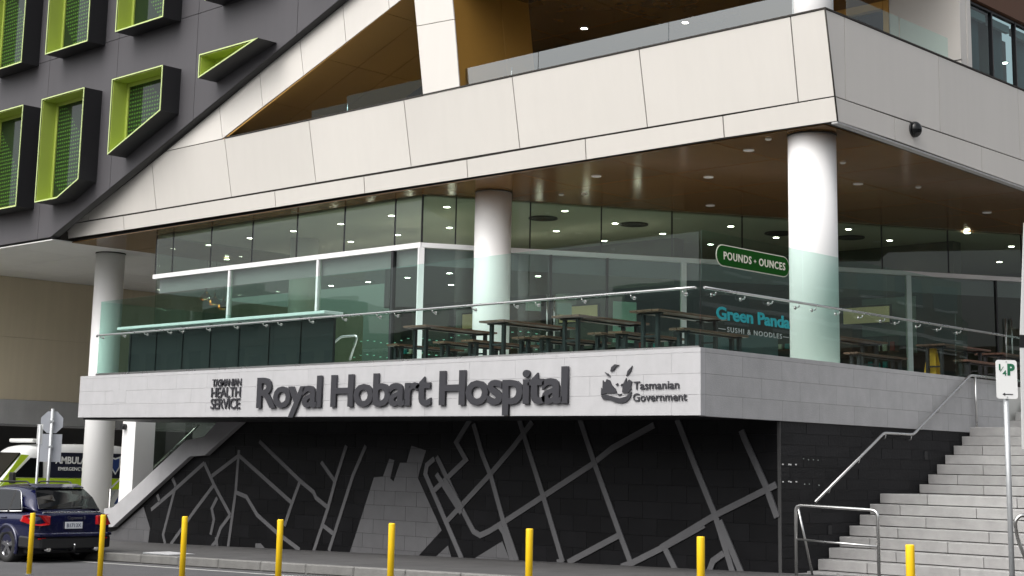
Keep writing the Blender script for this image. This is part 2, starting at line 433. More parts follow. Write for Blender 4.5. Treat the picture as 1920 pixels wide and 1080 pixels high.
cj = [Vector(p) for p in (LOW[-1][0], MAIN[-1][1])]
tube('corner_joint', [cj[0]+Vector((.002, .0, .0)), cj[1]+Vector((.002, 0, 0))], .014, 'seal', B, 6)
# --- diagonal cream band and leaning strut above, one upright plane
UY = 3.215
BAND = [[(-18.81, 5.803), (-16.451, 5.811)], [(-16.648, 6.626), (-16.451, 5.811)], [(-15.11, 7.215), (-14.931, 6.36)], [(-13.656, 7.768), (-13.464, 6.876)], [(-12.19, 8.327), (-12.01, 7.394)], [(-10.797, 8.855), (-10.614, 7.893)], [(-9.026, 9.538), (-8.829, 8.537)]]
for i, (a, b) in enumerate(zip(BAND, BAND[1:])):
    q = [a[0], a[1], b[1], b[0]] if i else [a[0], b[1], b[0]]
    prism('band_panel', Yp(inset(q, .008), UY), (0, .03, 0), 'panel', B, .002)
prism('band_backing', Yp([BAND[0][0], BAND[0][1], BAND[-1][1], BAND[-1][0]], UY+.02), (0, .2, 0), 'seal', B)
STR = [[(-9.476, 5.794), (-8.388, 5.789)], [(-9.735, 7.348), (-8.595, 7.284)], [(-10.024, 9.046), (-8.876, 8.954)]]
for a, b in zip(STR, STR[1:]):
    prism('strut_panel', Yp(inset([a[0], a[1], b[1], b[0]], .007), UY), (0, .03, 0), 'panel', B, .002)
prism('strut_core', Yp(inset([STR[0][0], STR[0][1], STR[-1][1], STR[-1][0]], .06), UY+.02), (0, .35, 0), 'seal', B)
# bronze return behind the strut: two tall panels running back from its right edge
s0, s1 = STR[0][1], STR[-1][1]
def lerp(a, b, t): return tuple(a[i]+(b[i]-a[i])*t for i in range(len(a)))
BZY = [3.262, 4.72, 5.62]
for ya, yb in zip(BZY, BZY[1:]):
    pa = [(s0[0]-.02, ya+.006, s0[1]-.06), (s0[0]-.02, yb-.006, s0[1]-.06), (s1[0]-.02, yb-.006, s1[1]+.3), (s1[0]-.02, ya+.006, s1[1]+.3)]
    prism('bronze_panel', pa, (-.05, 0, 0), 'bronze', B, .003)
prism('bronze_backing', [(s0[0]-.06, 3.6, s0[1]-.06), (s0[0]-.06, 5.6, s0[1]-.06), (s1[0]-.06, 5.6, s1[1]+.3), (s1[0]-.06, 3.6, s1[1]+.3)], (-.5, 0, 0), 'seal', B)
# sloping bronze soffit under the diagonal band
lo0, lo1 = Vector((BAND[0][1][0]-.1, UY+.02, BAND[0][1][1]-.08)), Vector((BAND[-1][1][0], UY+.02, BAND[-1][1][1]))
dn = (lo1-lo0); nseg = 4
for k in range(nseg):
    a = lo0+dn*(k/nseg); c = lo0+dn*((k+1)/nseg); g = dn.normalized()*.006
    for j, (y0, y1) in enumerate(((0, .92), (.932, 1.9), (1.912, 3.0))):
        pr = [a+g+Vector((0, y0, 0)), c-g+Vector((0, y0, 0)), c-g+Vector((0, y1, 0)), a+g+Vector((0, y1, 0))]
        prism('soffit_panel', pr, (-.02, 0, .03), 'bronze', B)
prism('soffit_backing', [lo0+Vector((-.03, .2, .05)), lo1+Vector((-.03, .2, .05)), lo1+Vector((-.03, 3, .05)), lo0+Vector((-.03, 3, .05))], (-.05, 0, .2), 'seal', B)
# balcony: floor, ceiling panels, back wall and doors
box('balcony_floor', (-24, 3.75, 4.25), (-.1, 22, 4.6), 'balcony', B)
CZ = 8.2
for i in range(7):
    for j in range(3):
        box('ceiling_panel', (-17.5+i*2.5+.012, 3.3+j*2.3+.012, CZ), (-15+i*2.5-.012, 5.6+j*2.3-.012, CZ+.04), 'soffit', B)
box('ceiling_deck', (-18, 3.3, CZ+.03), (.1, 12, CZ+1.2), 'seal', B)
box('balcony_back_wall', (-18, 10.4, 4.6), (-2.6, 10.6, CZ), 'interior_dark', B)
for i in range(8):
    x = -17.6+i*1.85
    box('balcony_window', (x, 10.3, 4.7), (x+1.78, 10.33, 7.9), 'glass_wall', B)
# low glass guard on the parapet
GU = [(-8.396, 3.223, 5.775), (-6.365, 3.223, 5.777), (-3.173, 3.224, 5.769), (-0.521, 3.224, 5.773)]
for i in range(3):
    a, c = Vector(GU[i]), Vector(GU[i+1])
    z0 = 5.83
    box('guard_pane', (a.x+.008, 3.36, z0-.05), (c.x-.008, 3.372, z0+.40), 'glass_upper', B)
ga = [(-12.091, 3.223, 5.774), (-9.482, 3.222, 5.784)]
box('guard_pane', (ga[0][0]-1.2, 3.36, 5.78), (ga[0][0]-.01, 3.372, 6.06), 'glass_door', B)
box('guard_pane', (ga[0][0]+.01, 3.36, 5.78), (ga[1][0], 3.372, 6.22), 'glass_door', B)
for px_ in (ga[0][0], GU[1][0]-.75):
    tube('guard_post', [(px_, 3.40, 5.7), (px_, 3.40, 6.05)], .018, 'steel', B)
for i, y in enumerate((4.1, 5.9)):
    box('guard_pane', (.04, y, 5.78), (.052, y+1.75, 6.28), 'glass_balustrade', B)

# --- upper wall behind the corner: cream wall, bronze door frame, window bay
WY = 8.22
UP = [(-2.515, 7.105), (-1.467, 6.802), (0.048, 5.868), (-1.451, 7.451), (-2.757, 7.374), (-1.546, 7.405)]
prism('upper_wall', Yp([(UP[1][0], 4.6), (.02, 4.6), (.02, CZ+.6), (UP[1][0], CZ+.6)], WY), (0, .25, 0), 'panel', B)
box('wall_joint', (-.5, WY-.004, 5.98), (.02, WY+.05, 6.0), 'seal', B)
box('door_frame', (UP[1][0]-.12, WY-.03, 4.6), (UP[1][0]-.004, WY+.2, 7.45), 'bronze', B)
box('door_frame', (-5, WY-.03, 7.3), (UP[1][0]-.13, WY+.2, 7.45), 'bronze', B)
box('upper_wall', (-5, WY+.02, 7.46), (UP[1][0]-.01, WY+.22, CZ+.2), 'soffit', B)
for i in range(3):
    x = UP[1][0]-.14-(i+1)*1.1
    dr = box('balcony_door', (x+.02, WY+.06, 4.62), (x+1.08, WY+.08, 7.28), 'glass_wall', B)
    box('door_stile', (x-.03, WY+.03, 4.62), (x+.018, WY+.1, 7.28), 'white' if i == 0 else 'black_metal', dr)
box('balcony_room', (-6, 10.0, 4.6), (-.3, 10.1, CZ), 'interior_wall', B)
# side face with two windows
SX = .03
box('corner_pier', (-.2, WY+.26, 4.6), (SX, WY+.42, CZ+.6), 'panel', B)
box('side_wall', (-.25, WY+.44, 7.33), (SX-.02, 15, CZ+.6), 'brown_clad', B)
for i in range(3):
    y = 8.66+i*1.02
    fr = box('side_window', (-.12, y+.06, 4.7), (-.10, y+.96, 7.25), 'glass_door', B)
    box('window_frame', (-.15, y+.02, 4.7), (-.06, y+.06, 7.3), 'black_metal', fr)
    box('window_frame', (-.15, y+.06, 7.26), (-.06, y+1.02, 7.3), 'black_metal', fr)
    box('blind', (-.3, y+.5, 4.7), (-.28, y+.9, 7.2), 'curtain', fr)
    box('blind_head', (-.22, y+.08, 7.05), (-.14, y+.94, 7.2), 'concrete', fr)
box('side_room', (-2.4, 8.6, 4.6), (-2.3, 15, CZ), 'interior_dark', B)

# --- cafe level soffit: glossy bronze-brown panels
ZS = 3.95
xs = [-23.7]+[-21.6+i*2.4 for i in range(9)]+[-.12]
for i in range(len(xs)-1):
    y = 3.62
    for j in range(9):
        y1 = y+1.95
        box('soffit_panel', (xs[i]+.011, y+.011, ZS), (xs[i+1]-.011, y1-.011, ZS+.022), 'soffit', B)
        y = y1
box('soffit_deck', (-23.7, 3.7, ZS+.025), (.1, 22, ZS+.3), 'seal', B)
for i in range(5):
    for j in range(5):
        box('grey_soffit_panel', (-36+i*2.46, 3.05+j*2.4, ZS+.01), (-36+i*2.46+2.45, 3.05+j*2.4+2.39, ZS+.04), 'grey_soffit', B)
box('soffit_deck', (-36.5, 3.3, ZS+.035), (-23.72, 15.2, ZS+.3), 'seal', B)
# --- round columns
COLS = [(-.741, 4.212, .41, -.05, ZS), (-9.0, 4.90, .388, -.05, ZS), (-24.75, 5.52, .41, -4.0, ZS+.01)]
for x, y, r, z0, z1 in COLS: cyl('column', (x, y), r, z0, z1, 'column', B, 64)
cyl('column', (-.741, 4.30), .355, 4.6, CZ, 'column', B, 64)
for x, y, r, z0, z1 in COLS: cyl('shadow_ring', (x, y), r+.012, z1-.03, z1-.002, 'seal', B, 48)

# --- cafe glazing, front run (parallel to the street)
GY = 4.15
GT, TZ = ZS-.01, 2.84
jt = [-20.401, -19.649, -18.007, -16.331, -14.636, -12.942, -11.252, -10.392]
for a, c in zip(jt, jt[1:]): box('wall_pane', (a+.012, GY, TZ+.06), (c-.012, GY+.018, GT), 'glass_wall', B)
for a in jt: box('glazing_bead', (a-.011, GY-.006, TZ+.06), (a+.011, GY+.03, GT), 'black', B)
box('transom', (jt[0], GY-.06, TZ-.055), (jt[-1]+.03, GY+.06, TZ+.055), 'white', B)
ml = [-20.289, -17.136, -13.778, -11.249, -10.354]
for a, c in zip(ml, ml[1:]): box('wall_pane', (a+.03, GY, -.05), (c-.03, GY+.018, TZ-.06), 'glass_wall', B)
for i, a in enumerate(ml[1:-1]): box('mullion', (a-.035, GY-.05, -.05), (a+.035, GY+.05, TZ-.056), 'white' if i < 2 else 'black', B)
box('blind', (ml[0], GY+.10, TZ-.42), (ml[-1], GY+.115, TZ-.05), 'blind', B)
# --- second run, turning away into the terrace
Q0 = Vector((jt[-1], GY, 0)); Q1 = Vector((-2.9, 16.75, 0)); qd = (Q1-Q0).normalized(); qn = Vector((qd.y, -qd.x, 0))
def q(s, off, z): p = Q0+qd*s+qn*off; return (p.x, p.y, z)
def qbox(name, s0, s1, o0, o1, z0, z1, m, parent=B):
    return prism(name, [q(s0, o0, z0), q(s1, o0, z0), q(s1, o1, z0), q(s0, o1, z0)], (0, 0, z1-z0), m, parent)
def qs(x, y): return (Vector((x, y, 0))-Q0).dot(qd)
sj = [0]+[round(qs(*p), 2) for p in [(-9.809, 4.677), (-9.06, 6.178), (-8.168, 7.551), (-7.256, 8.954), (-6.335, 10.379), (-5.361, 11.763), (-4.499, 13.372), (-3.514, 14.796), (-2.714, 16.622)]]+[19.5, 22.5]
for a, c in zip(sj, sj[1:]): qbox('wall_pane', a+.012, c-.012, 0, -.018, TZ+.06, GT, 'glass_wall')
for a in sj[:-1]: qbox('glazing_bead', a-.011, a+.011, .006, -.03, TZ+.06, GT, 'black')
qbox('transom', .02, sj[-1], .06, -.06, TZ-.05, TZ+.05, 'white')
sm = [0, 1.55, 2.9, 4.2, 6.0, 9.4, 11.6, 13.9, 16.2, 18.8, 22.5]
for a, c in zip(sm, sm[1:]): qbox('wall_pane', a+.03, c-.03, 0, -.018, -.05, TZ-.06, 'glass_wall')
for i, a in enumerate(sm[1:-1]): qbox('mullion', a-(.06 if a in (6.0, 11.6) else .02), a+(.06 if a in (6.0, 11.6) else .02), .04, -.05, -.05, TZ-.051, 'white' if a in (6.0, 11.6) else 'black_metal')
qbox('blind', .05, sj[-1], -.12, -.135, TZ-.42, TZ-.05, 'blind')
# entry doors with long pull handles and notices
for s in (2.82, 2.98, 14.1, 14.26): tube('pull_handle', [q(s, .05, .75), q(s, .05, 1.9)], .02, 'steel', B, 8)
qbox('corner_mullion', -.06, .06, .06, -.06, -.05, TZ-.056, 'white')
box('side_glazing', (jt[0], GY+.05, -.05), (jt[0]+.02, 14, GT), 'glass_wall', B)
# --- cafe interior
IN = [( -20.55, 4.3), (jt[-1], 4.3), q(22.4, -.2, 0)[:2], (-2, 24), (-20.55, 24)]
prism('cafe_floor', Zq([(-21, 4.1), (jt[-1], 4.1), q(22.4, .03, 0)[:2], (4, 26), (-21, 26)], -.35), (0, 0, .29), 'interior_floor', B)
prism('cafe_ceiling', Zq(IN, ZS-.035), (0, 0, .03), 'interior_ceiling', B)
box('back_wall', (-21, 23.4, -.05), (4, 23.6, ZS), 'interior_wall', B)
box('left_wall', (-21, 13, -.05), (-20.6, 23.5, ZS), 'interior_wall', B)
cyl('interior_column', (-17.75, 6.9), .36, -.05, ZS-.04, 'column', B, 40)
cyl('interior_column', (-13.6, 12.6), .36, -.05, ZS-.04, 'column', B, 40)
box('bulkhead', (-20.5, 12.2, 2.75), (-9.8, 12.6, ZS-.04), 'interior_wall', B)
box('bulkhead', (-9.4, 16.6, 2.7), (-4.6, 17.0, ZS-.04), 'interior_wall', B)
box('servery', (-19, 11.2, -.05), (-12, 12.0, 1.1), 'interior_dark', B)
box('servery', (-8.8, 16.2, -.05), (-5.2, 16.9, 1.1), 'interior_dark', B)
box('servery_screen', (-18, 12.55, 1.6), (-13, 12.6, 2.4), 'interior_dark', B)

# ================================================================ DARK WING WITH LIME WINDOW BOXES
DW = empty('dark_wing', (-25, 8, 4), label='charcoal clad upper wing with projecting lime green window boxes', cat='building')
DY = 3.0
dg = [(-23.617, 4.077), (-11.924, 8.379), (-23.617, 4.077)]
d0, d1 = Vector((dg[0][0], dg[0][1])), Vector((dg[1][0], dg[1][1]))
d1 = d0+(d1-d0)*1.9
dn2 = Vector((-(d1-d0).y, (d1-d0).x)).normalized()
zb = 4.034
vj = [-31.4, -27.9, -24.41, -20.95, -17.4, -13.5, -10]
hj = [zb, 9.05, 14]
for i in range(len(vj)-1):
    for j in range(2):
        p = [(vj[i], hj[j]), (vj[i+1], hj[j]), (vj[i+1], hj[j+1]), (vj[i], hj[j+1])]
        p = clip(p, d0, dn2)
        if len(p) < 3 or area(p) < .02: continue
        prism('cladding_panel', Yp(inset(p, .007), DY), (0, .03, 0), 'dark_panel', DW, .002)
        prism('cladding_backing', Yp(p, DY+.02), (0, .2, 0), 'black', DW)
box('wing_core', (-36, 3.3, 4.3), (-24.5, 12, 14), 'seal', DW)
FY = 2.47
WIN = [[(-23.732, 7.702), (-21.606, 7.782), (-21.58, 5.304), (-22.619, 4.947), (-23.736, 4.904)], [(-20.283, 7.822), (-18.038, 7.889), (-17.992, 6.6), (-20.271, 5.777)], [(-16.512, 7.949), (-14.228, 8.01), (-16.49, 7.16)]]
xL = [p[0] for p in WIN[0]]
x20, x21 = (xL[0]+xL[4])/2, (xL[1]+xL[2])/2
w2 = WIN[0]; zt = (w2[0][1]+w2[1][1])/2
WIN[0] = [(x20, zt), (x21, zt), (x21, w2[2][1]), (w2[3][0], w2[4][1]), (x20, w2[4][1])]
w3 = WIN[1]; x30, x31 = (w3[0][0]+w3[3][0])/2, (w3[1][0]+w3[2][0])/2
WIN[1] = [(x30, zt), (x31, zt), (x31, w3[2][1]), (x30, w3[3][1])]
w4 = WIN[2]; x40 = (w4[0][0]+w4[2][0])/2
WIN[2] = [(x40, zt), (w4[1][0], zt), (x40, w4[2][1])]
ww = x21-x20; step = x30-x20
WIN.append([(x20-step+.35, zt), (x21-step+.33, zt), (x21-step+.33, w2[4][1]), (x20-step+.35, w2[4][1])])
zu = 8.984
for xx, extra in ((x20-step+.05, .0), (x20, 0), (x30, 0), (x40+.1, .25), (x40+step, .6)):
    WIN.append([(xx, zu+2.85), (xx+ww, zu+2.85), (xx+ww, zu+extra), (xx, zu+extra*.3)])
for wp in WIN:
    W_ = empty('lime_window', (sum(p[0] for p in wp)/len(wp), FY, min(p[1] for p in wp))); world_child(W_, DW)
    # outer black box, inner lime lining (hollow frame), rim and pane
    n = len(wp); inn = inset(wp, .035); mid = inset(wp, .05)
    if len(inn) != n or len(mid) != n: continue
    # order polygons consistently
    def frame(name, po, pi, y0, y1, m, parent):
        V = Yp(po, y0)+Yp(pi, y0)+Yp(po, y1)+Yp(pi, y1); F = []
        for i in range(n):
            j = (i+1) % n
            F += [(i, j, n+j, n+i), (2*n+i, 2*n+j, 3*n+j, 3*n+i), (i, j, 2*n+j, 2*n+i), (n+i, n+j, 3*n+j, 3*n+i)]
        return put(name, mesh(name, V, F, m), parent)
    # inset() may rotate the start vertex: match by nearest
    def match(po, pi):
        return [min(pi, key=lambda s: (s[0]-a[0])**2+(s[1]-a[1])**2) for a in po]
    inn, mid = match(wp, inn), match(wp, mid)
    frame('outer_box', wp, inn, FY, DY-.002, 'black_box', W_)
    frame('lining', inn, mid, FY+.012, DY-.03, 'lime', W_)
    frame('rim', wp, match(wp, inset(wp, .028)), FY-.018, FY-.001, 'lime_edge', W_)
    g2 = match(wp, inset(wp, .14))
    frame('sash', mid, g2, DY-.12, DY-.06, 'lime', W_)
    prism('pane', Yp(g2, DY-.085), (0, .01, 0), 'frit', W_)

# ================================================================ TERRACE PODIUM
T = empty('terrace_podium', (-8, 3, -3.4), label='pale grey stone terrace podium carrying the hospital name', cat='podium')
XL = -16.787
zlt, zlb = -.021, -.92
def za(x, top): return (zlt if top else zlb+0)*(x/XL) if top else -.982+(-.92+.982)*(x/XL)
cz = [-.07, -.375, -.68]         # courses below the coping
nb = 16
for k in range(4):
    t0 = 0 if k == 0 else (-cz[k-1])/.982; t1 = 1 if k == 3 else (-cz[k])/.982
    L_ = XL/ (6 if k == 0 else nb); off = 0 if k in (0, 2) else .5
    cuts = [0]+[L_*(i+off) for i in range(0 if off else 1, 6 if k == 0 else nb)]+[XL]
    for a, c in zip(cuts, cuts[1:]):
        ga_ = .0012
        q_ = [(c+ga_, za(c, 1)+(za(c, 0)-za(c, 1))*t1+.0015), (a-ga_ if a else a, za(a, 1)+(za(a, 0)-za(a, 1))*t1+.0015), (a-ga_ if a else a, za(a, 1)+(za(a, 0)-za(a, 1))*t0-.0015), (c+ga_, za(c, 1)+(za(c, 0)-za(c, 1))*t0-.0015)]
        prism('coping' if k == 0 else 'stone_block', Yp(q_, 0), (0, .12, 0), 'stone', T, .0008)
cy = [0, 1.05, 2.1, 3.15, 4.2, 5.25, 6.3, 7.35, 8.15, 8.9, 9.65]
for k in range(4):
    z0 = 0 if k == 0 else cz[k-1]; z1 = -.99 if k == 3 else cz[k]
    sh = .0 if k in (1, 3) else .5
    cuts = [.122]+[v+sh for v in cy[1:-1]]+[9.65]
    if k == 0: cuts = [.122, 2.75, 5.35, 8.15, 9.65]
    for a, c in zip(cuts, cuts[1:]):
        if c-a < .02: continue
        prism('coping' if k == 0 else 'stone_block', Xp([(a+.002, z1+.0015), (c-.002, z1+.0015), (c-.002, z0-.0015), (a+.002, z0-.0015)], 0), (-.12, 0, 0), 'stone_b', T, .0015)
box('podium_core', (XL+.06, .1, -.915), (-.1, 20, -.06), 'balcony', T)
box('podium_end', (XL-.002, .122, -.918), (XL+.06, 6, -.03), 'stone', T)
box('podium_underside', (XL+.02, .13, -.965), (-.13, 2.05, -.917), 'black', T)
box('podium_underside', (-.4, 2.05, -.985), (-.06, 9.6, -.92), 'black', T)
box('access_hatch', (-15.445, -0.004, -0.614), (-14.936, 0.01, -0.363), 'stone', T)

# ================================================================ MURAL WALL
MW = empty('mural_wall', (-9, 2.1, -3.5), label='black tiled wall with grey street map lines under the terrace', cat='wall')
MY = 2.067
TH, TW = .272, .60
nrow = 11
cut_lines = [((-18.3, -3.13), (-15.35, -1.5)), None, ((-14.75, -1.48), (-13.6, -.85))]
tile_cache = {}
def tile_clip(p):
    cx = sum(v[0] for v in p)/len(p)
    if cx < -15.35: a, c = (-18.3, -3.13), (-15.35, -1.5)
    elif cx < -14.75: a, c = (-15.35, -1.5), (-14.75, -1.5)
    elif cx < -13.5: a, c = (-14.75, -1.5), (-13.6, -.85)
    else: return p
    n = (c[1]-a[1], -(c[0]-a[0])); return clip(p, a, n)
for j in range(nrow):
    z0 = -3.92+j*TH; z1 = z0+TH
    off = (j % 2)*.3
    for i in range(33):
        x0 = -18.6+i*TW-off; x1 = x0+TW
        x0 = max(x0, -18.58); x1 = min(x1, -.03)
        if x1-x0 < .05: continue
        p = [(x0+.002, z0+.002), (x1-.002, z0+.002), (x1-.002, z1-.002), (x0+.002, z1-.002)]
        if z1 < gz(x0)-.02: continue
        p = tile_clip(clip(p, (0, -.93), (0, -1)))
        if len(p) < 3 or area(p) < .004: continue
        full = len(p) == 4 and abs(x1-x0-TW) < 1e-4 and abs(area(p)-(TW-.004)*(TH-.004)) < 1e-4
        if full:
            if 'f' not in tile_cache: tile_cache['f'] = boxmesh('tile', (.002, 0, .002), (TW-.002, .02, TH-.002), 'tile', .001)
            o = link('tile', tile_cache['f']); world_child(o, MW); o.location = (x0, MY-random.random()*.0025, z0)
        else: prism('tile', Yp(p, MY), (0, .02, 0), 'tile', MW)
prism('wall_core', Yp([(-18.55, -4.2), (-.06, -4.2), (-.06, -.95), (-13.4, -.95), (-14.75, -1.62), (-15.35, -1.62), (-18.2, -3.2), (-18.55, -3.2)], MY+.015), (0, .4, 0), 'black', MW)
def inlay_strip(pts, w, k):
    """a flat strip along a polyline, mitred at the bends"""
    P_ = [Vector(p) for p in pts]; Lf, Rt = [], []
    for i, p in enumerate(P_):
        if i == 0: d = (P_[1]-p).normalized(); n = Vector((-d.y, d.x)); s = 1
        elif i == len(P_)-1: d = (p-P_[i-1]).normalized(); n = Vector((-d.y, d.x)); s = 1
        else:
            d1_, d2_ = (p-P_[i-1]).normalized(), (P_[i+1]-p).normalized()
            n1, n2 = Vector((-d1_.y, d1_.x)), Vector((-d2_.y, d2_.x)); n = (n1+n2).normalized(); s = 1/max(.5, n.dot(n1))
        Lf.append(p+n*w/2*s); Rt.append(p-n*w/2*s)
    n = len(P_); y0 = MY-.004-k*.0007; V = []; F = []
    for a, c in zip(Lf, Rt): V += [(a.x, y0, a.y), (c.x, y0, c.y), (a.x, MY+.004, a.y), (c.x, MY+.004, c.y)]
    for i in range(n-1):
        a, c = 4*i, 4*i+4
        F += [(a, a+1, c+1, c), (a, c, c+2, a+2), (a+1, a+3, c+3, c+1)]
    F += [(0, 2, 3, 1), (4*n-4, 4*n-3, 4*n-1, 4*n-2)]
    put('inlay_strip', mesh('inlay_strip', V, F, 'inlay'), MW)
LINES = [[(-16.851, -2.916), (-16.04, -2.483), (-14.905, -1.844)], [(-15.928, -2.337), (-16.326, -3.446), (-16.221, -3.654)], [(-14.905, -1.844), (-14.506, -2.303), (-13.87, -2.925)], [(-16.012, -3.644), (-15.177, -2.881), (-14.506, -2.303)], [(-14.601, -2.119), (-13.664, -1.666)], [(-13.673, -1.551), (-13.719, -2.42), (-13.893, -3.583)], [(-13.664, -1.666), (-11.796, -2.609)], [(-14.365, -2.576), (-14.542, -2.812), (-14.444, -3.039), (-14.534, -3.364)], [(-13.87, -2.925), (-14.194, -3.212), (-14.327, -3.491), (-14.473, -3.613)], [(-14.334, -3.4), (-14.278, -3.603)], [(-13.717, -2.443), (-13.331, -2.523), (-12.931, -2.89), (-12.215, -3.236), (-11.491, -3.525)], [(-12.971, -1.364), (-11.582, -2.145), (-11.118, -2.372), (-11.043, -2.477), (-10.66, -2.657)], [(-11.579, -2.189), (-11.796, -2.609), (-12.012, -3.074)], [(-10.166, -1.435), (-10.458, -2.12), (-10.659, -2.678), (-11.046, -3.523)], [(-9.582, -1.431), (-9.938, -2.025), (-10.577, -3.498)], [(-10.916, -1.765), (-10.491, -2.121)], [(-10.807, -3.002), (-10.464, -3.157)], [(-16.067, -2.197), (-15.926, -2.361)], [(-16.627, -2.571), (-16.527, -2.712)], [(-7.633, -1.658), (-7.834, -1.781), (-7.869, -1.943), (-6.854, -3.437)], [(-7.576, -1.618), (-6.914, -2.51), (-6.566, -2.942), (-6.399, -3.003), (-6.184, -2.925), (-5.761, -2.718), (-3.807, -1.719), (-3.333, -1.424), (-2.459, -1.047)], [(-7.611, -2.236), (-6.802, -1.667), (-7.067, -1.354), (-6.686, -0.9)], [(-7.244, -2.776), (-6.212, -1.949), (-5.634, -1.442), (-5.172, -0.984)], [(-6.627, -1.018), (-6.388, -1.565), (-6.158, -1.948), (-5.841, -2.702), (-5.48, -3.397)], [(-5.918, -2.818), (-5.808, -2.927), (-5.595, -3.403)], [(-5.488, -0.945), (-5.266, -1.439), (-4.888, -2.257), (-4.416, -3.354)], [(-4.54, -3.372), (-4.392, -3.342)], [(-4.061, -0.951), (-3.71, -1.718), (-3.156, -2.843), (-2.946, -3.253)], [(-4.293, -3.358), (-3.156, -2.843)], [(-3.129, -3.361), (-2.901, -3.285), (-2.231, -2.99), (-1.447, -2.614)], [(-2.231, -3.007), (-2.012, -3.342)], [(-7.564, -1.937), (-6.882, -2.626)], [(-7.328, -2.051), (-6.857, -2.547)], [(-2.306, -3.012), (-1.232, -2.455), (-0.094, -1.957)], [(-1.979, -0.961), (-1.61, -1.72), (-1.232, -2.455), (-0.907, -3.302)], [(-1.149, -2.536), (-0.744, -3.308)], [(-0.727, -1.135), (-0.667, -1.27), (-0.292, -1.962), (-0.081, -2.445)], [(-1.069, -3.031), (-1.276, -3.159), (-1.352, -3.33)]]
for k, ln in enumerate(LINES): inlay_strip(ln, .085 if k < 19 else .10, k)
FIELDS = [[(-9.964, -3.508), (-9.834, -3.222), (-9.322, -2.038), (-9.064, -2.018), (-8.894, -1.675), (-8.753, -1.704), (-8.853, -2.044), (-8.758, -2.103), (-8.59, -1.747), (-8.408, -1.745), (-8.285, -1.423), (-7.878, -1.511), (-8.041, -1.891), (-8.08, -2.028), (-7.406, -2.96), (-8.02, -3.463)], [(-7.535, -3.436), (-7.228, -3.224), (-7.136, -3.433)], [(-6.55, -3.42), (-5.857, -3.08), (-5.663, -3.407)], [(-18.51, -3.719), (-18.535, -3.497), (-18.221, -3.434), (-17.163, -2.854), (-16.853, -3.326), (-16.902, -3.688)], [(-12.961, -3.469), (-12.778, -3.46), (-12.624, -3.562), (-12.952, -3.579)]]
for k, fp_ in enumerate(FIELDS):
    bm = bmesh.new(); vs = [bm.verts.new((x, 0, z)) for x, z in fp_]
    for tri in tessellate_polygon([[Vector((x, z, 0)) for x, z in fp_]]): bm.faces.new([vs[i] for i in tri])
    bmesh.ops.recalc_face_normals(bm, faces=bm.faces[:])
    base = bpy.data.meshes.new('f'); bm.to_mesh(base); bm.free()
    zlo, zhi = min(p[1] for p in fp_), max(p[1] for p in fp_)
    j0 = int((zlo+3.92)/TH)
    for j in range(j0, nrow):
        za_, zb_ = -3.92+j*TH, -3.92+(j+1)*TH
        if za_ > zhi: break
        xlo, xhi = min(p[0] for p in fp_), max(p[0] for p in fp_)
        i0 = -18.6-(j % 2)*.3
        for i in range(40):
            xa, xb = i0+i*TW, i0+(i+1)*TW
            if xb < xlo or xa > xhi: continue
            bm = bmesh.new(); bm.from_mesh(base)
            for co, no in (((0, 0, za_+.0025), (0, 0, -1)), ((0, 0, zb_-.0025), (0, 0, 1)), ((xa+.0025, 0, 0), (-1, 0, 0)), ((xb-.0025, 0, 0), (1, 0, 0))):
                bmesh.ops.bisect_plane(bm, geom=bm.verts[:]+bm.edges[:]+bm.faces[:], plane_co=co, plane_no=no, clear_outer=True)
            if not bm.faces: bm.free(); continue
            r_ = bmesh.ops.extrude_face_region(bm, geom=bm.faces[:])
            bmesh.ops.translate(bm, verts=[g for g in r_['geom'] if isinstance(g, bmesh.types.BMVert)], vec=(0, -.006, 0))
            bmesh.ops.translate(bm, verts=bm.verts[:], vec=(0, MY+.003, 0))
            bmesh.ops.recalc_face_normals(bm, faces=bm.faces[:])
            me = bpy.data.meshes.new('inlay_tile'); bm.to_mesh(me); bm.free(); me.materials.append(MATS['inlay']); put('inlay_tile', me, MW)
box('wall_plinth', (-18.5, MY-.02, -4.1), (-.02, MY+.01, -3.9), 'black', MW)

# side wall along the stairs, thin dark courses
SW = empty('stair_side_wall', (-.1, 5, -3.4), label='dark coursed stone wall beside the wide granite stairs', cat='wall')
box('wall_core', (-.3, MY+.02, -3.6), (-.045, 8.3, -.99), 'black', SW)
for j in range(14):
    z0 = -3.40+j*.1715; yy = MY; off = (j*.37) % 1.0
    cuts = [MY]+[v+off for v in range(2, 9) if v+off > MY+.1]
    cuts = [c for c in cuts if c < 8.2]+[8.28]
    z1 = min(z0+.1715, -1.0)
    for a, c in zip(cuts, cuts[1:]): box('wall_stone', (-.06, a+.003, z0+.0025), (-.022-random.random()*.006, c-.003, z1-.0025), 'tile_b', SW)
for y, z in [(2.124, -1.647), (2.291, -1.645), (2.338, -1.647), (2.483, -1.645), (2.119, -1.909), (2.285, -1.905), (2.339, -1.911), (2.489, -1.907)]: box('pale_mark', (-.03, y-.012, z-.010), (-.010, y+.012, z+.010), 'sign_white', SW)  # raised white marks standing in for tiny pale spots on the wall
for y, z in [(2.699, -1.552), (2.84, -1.566), (2.977, -1.564), (3.115, -1.568), (2.72, -1.942), (2.855, -1.941), (3.135, -1.956)]: box('pale_mark', (-.03, y-.007, z-.007), (-.012, y+.007, z+.007), 'etch', SW)  # smaller grey marks for the fainter spots beside them
for y, z in [(3.419, -2.65), (6.543, -1.43)]: box('step_light', (-.04, y-.05, z-.07), (-.008, y+.05, z+.07), 'black', SW)
box('corner_edge', (-.07, MY-.012, -3.4), (-.014, MY+.0, -1.0), 'interior_dark', SW)

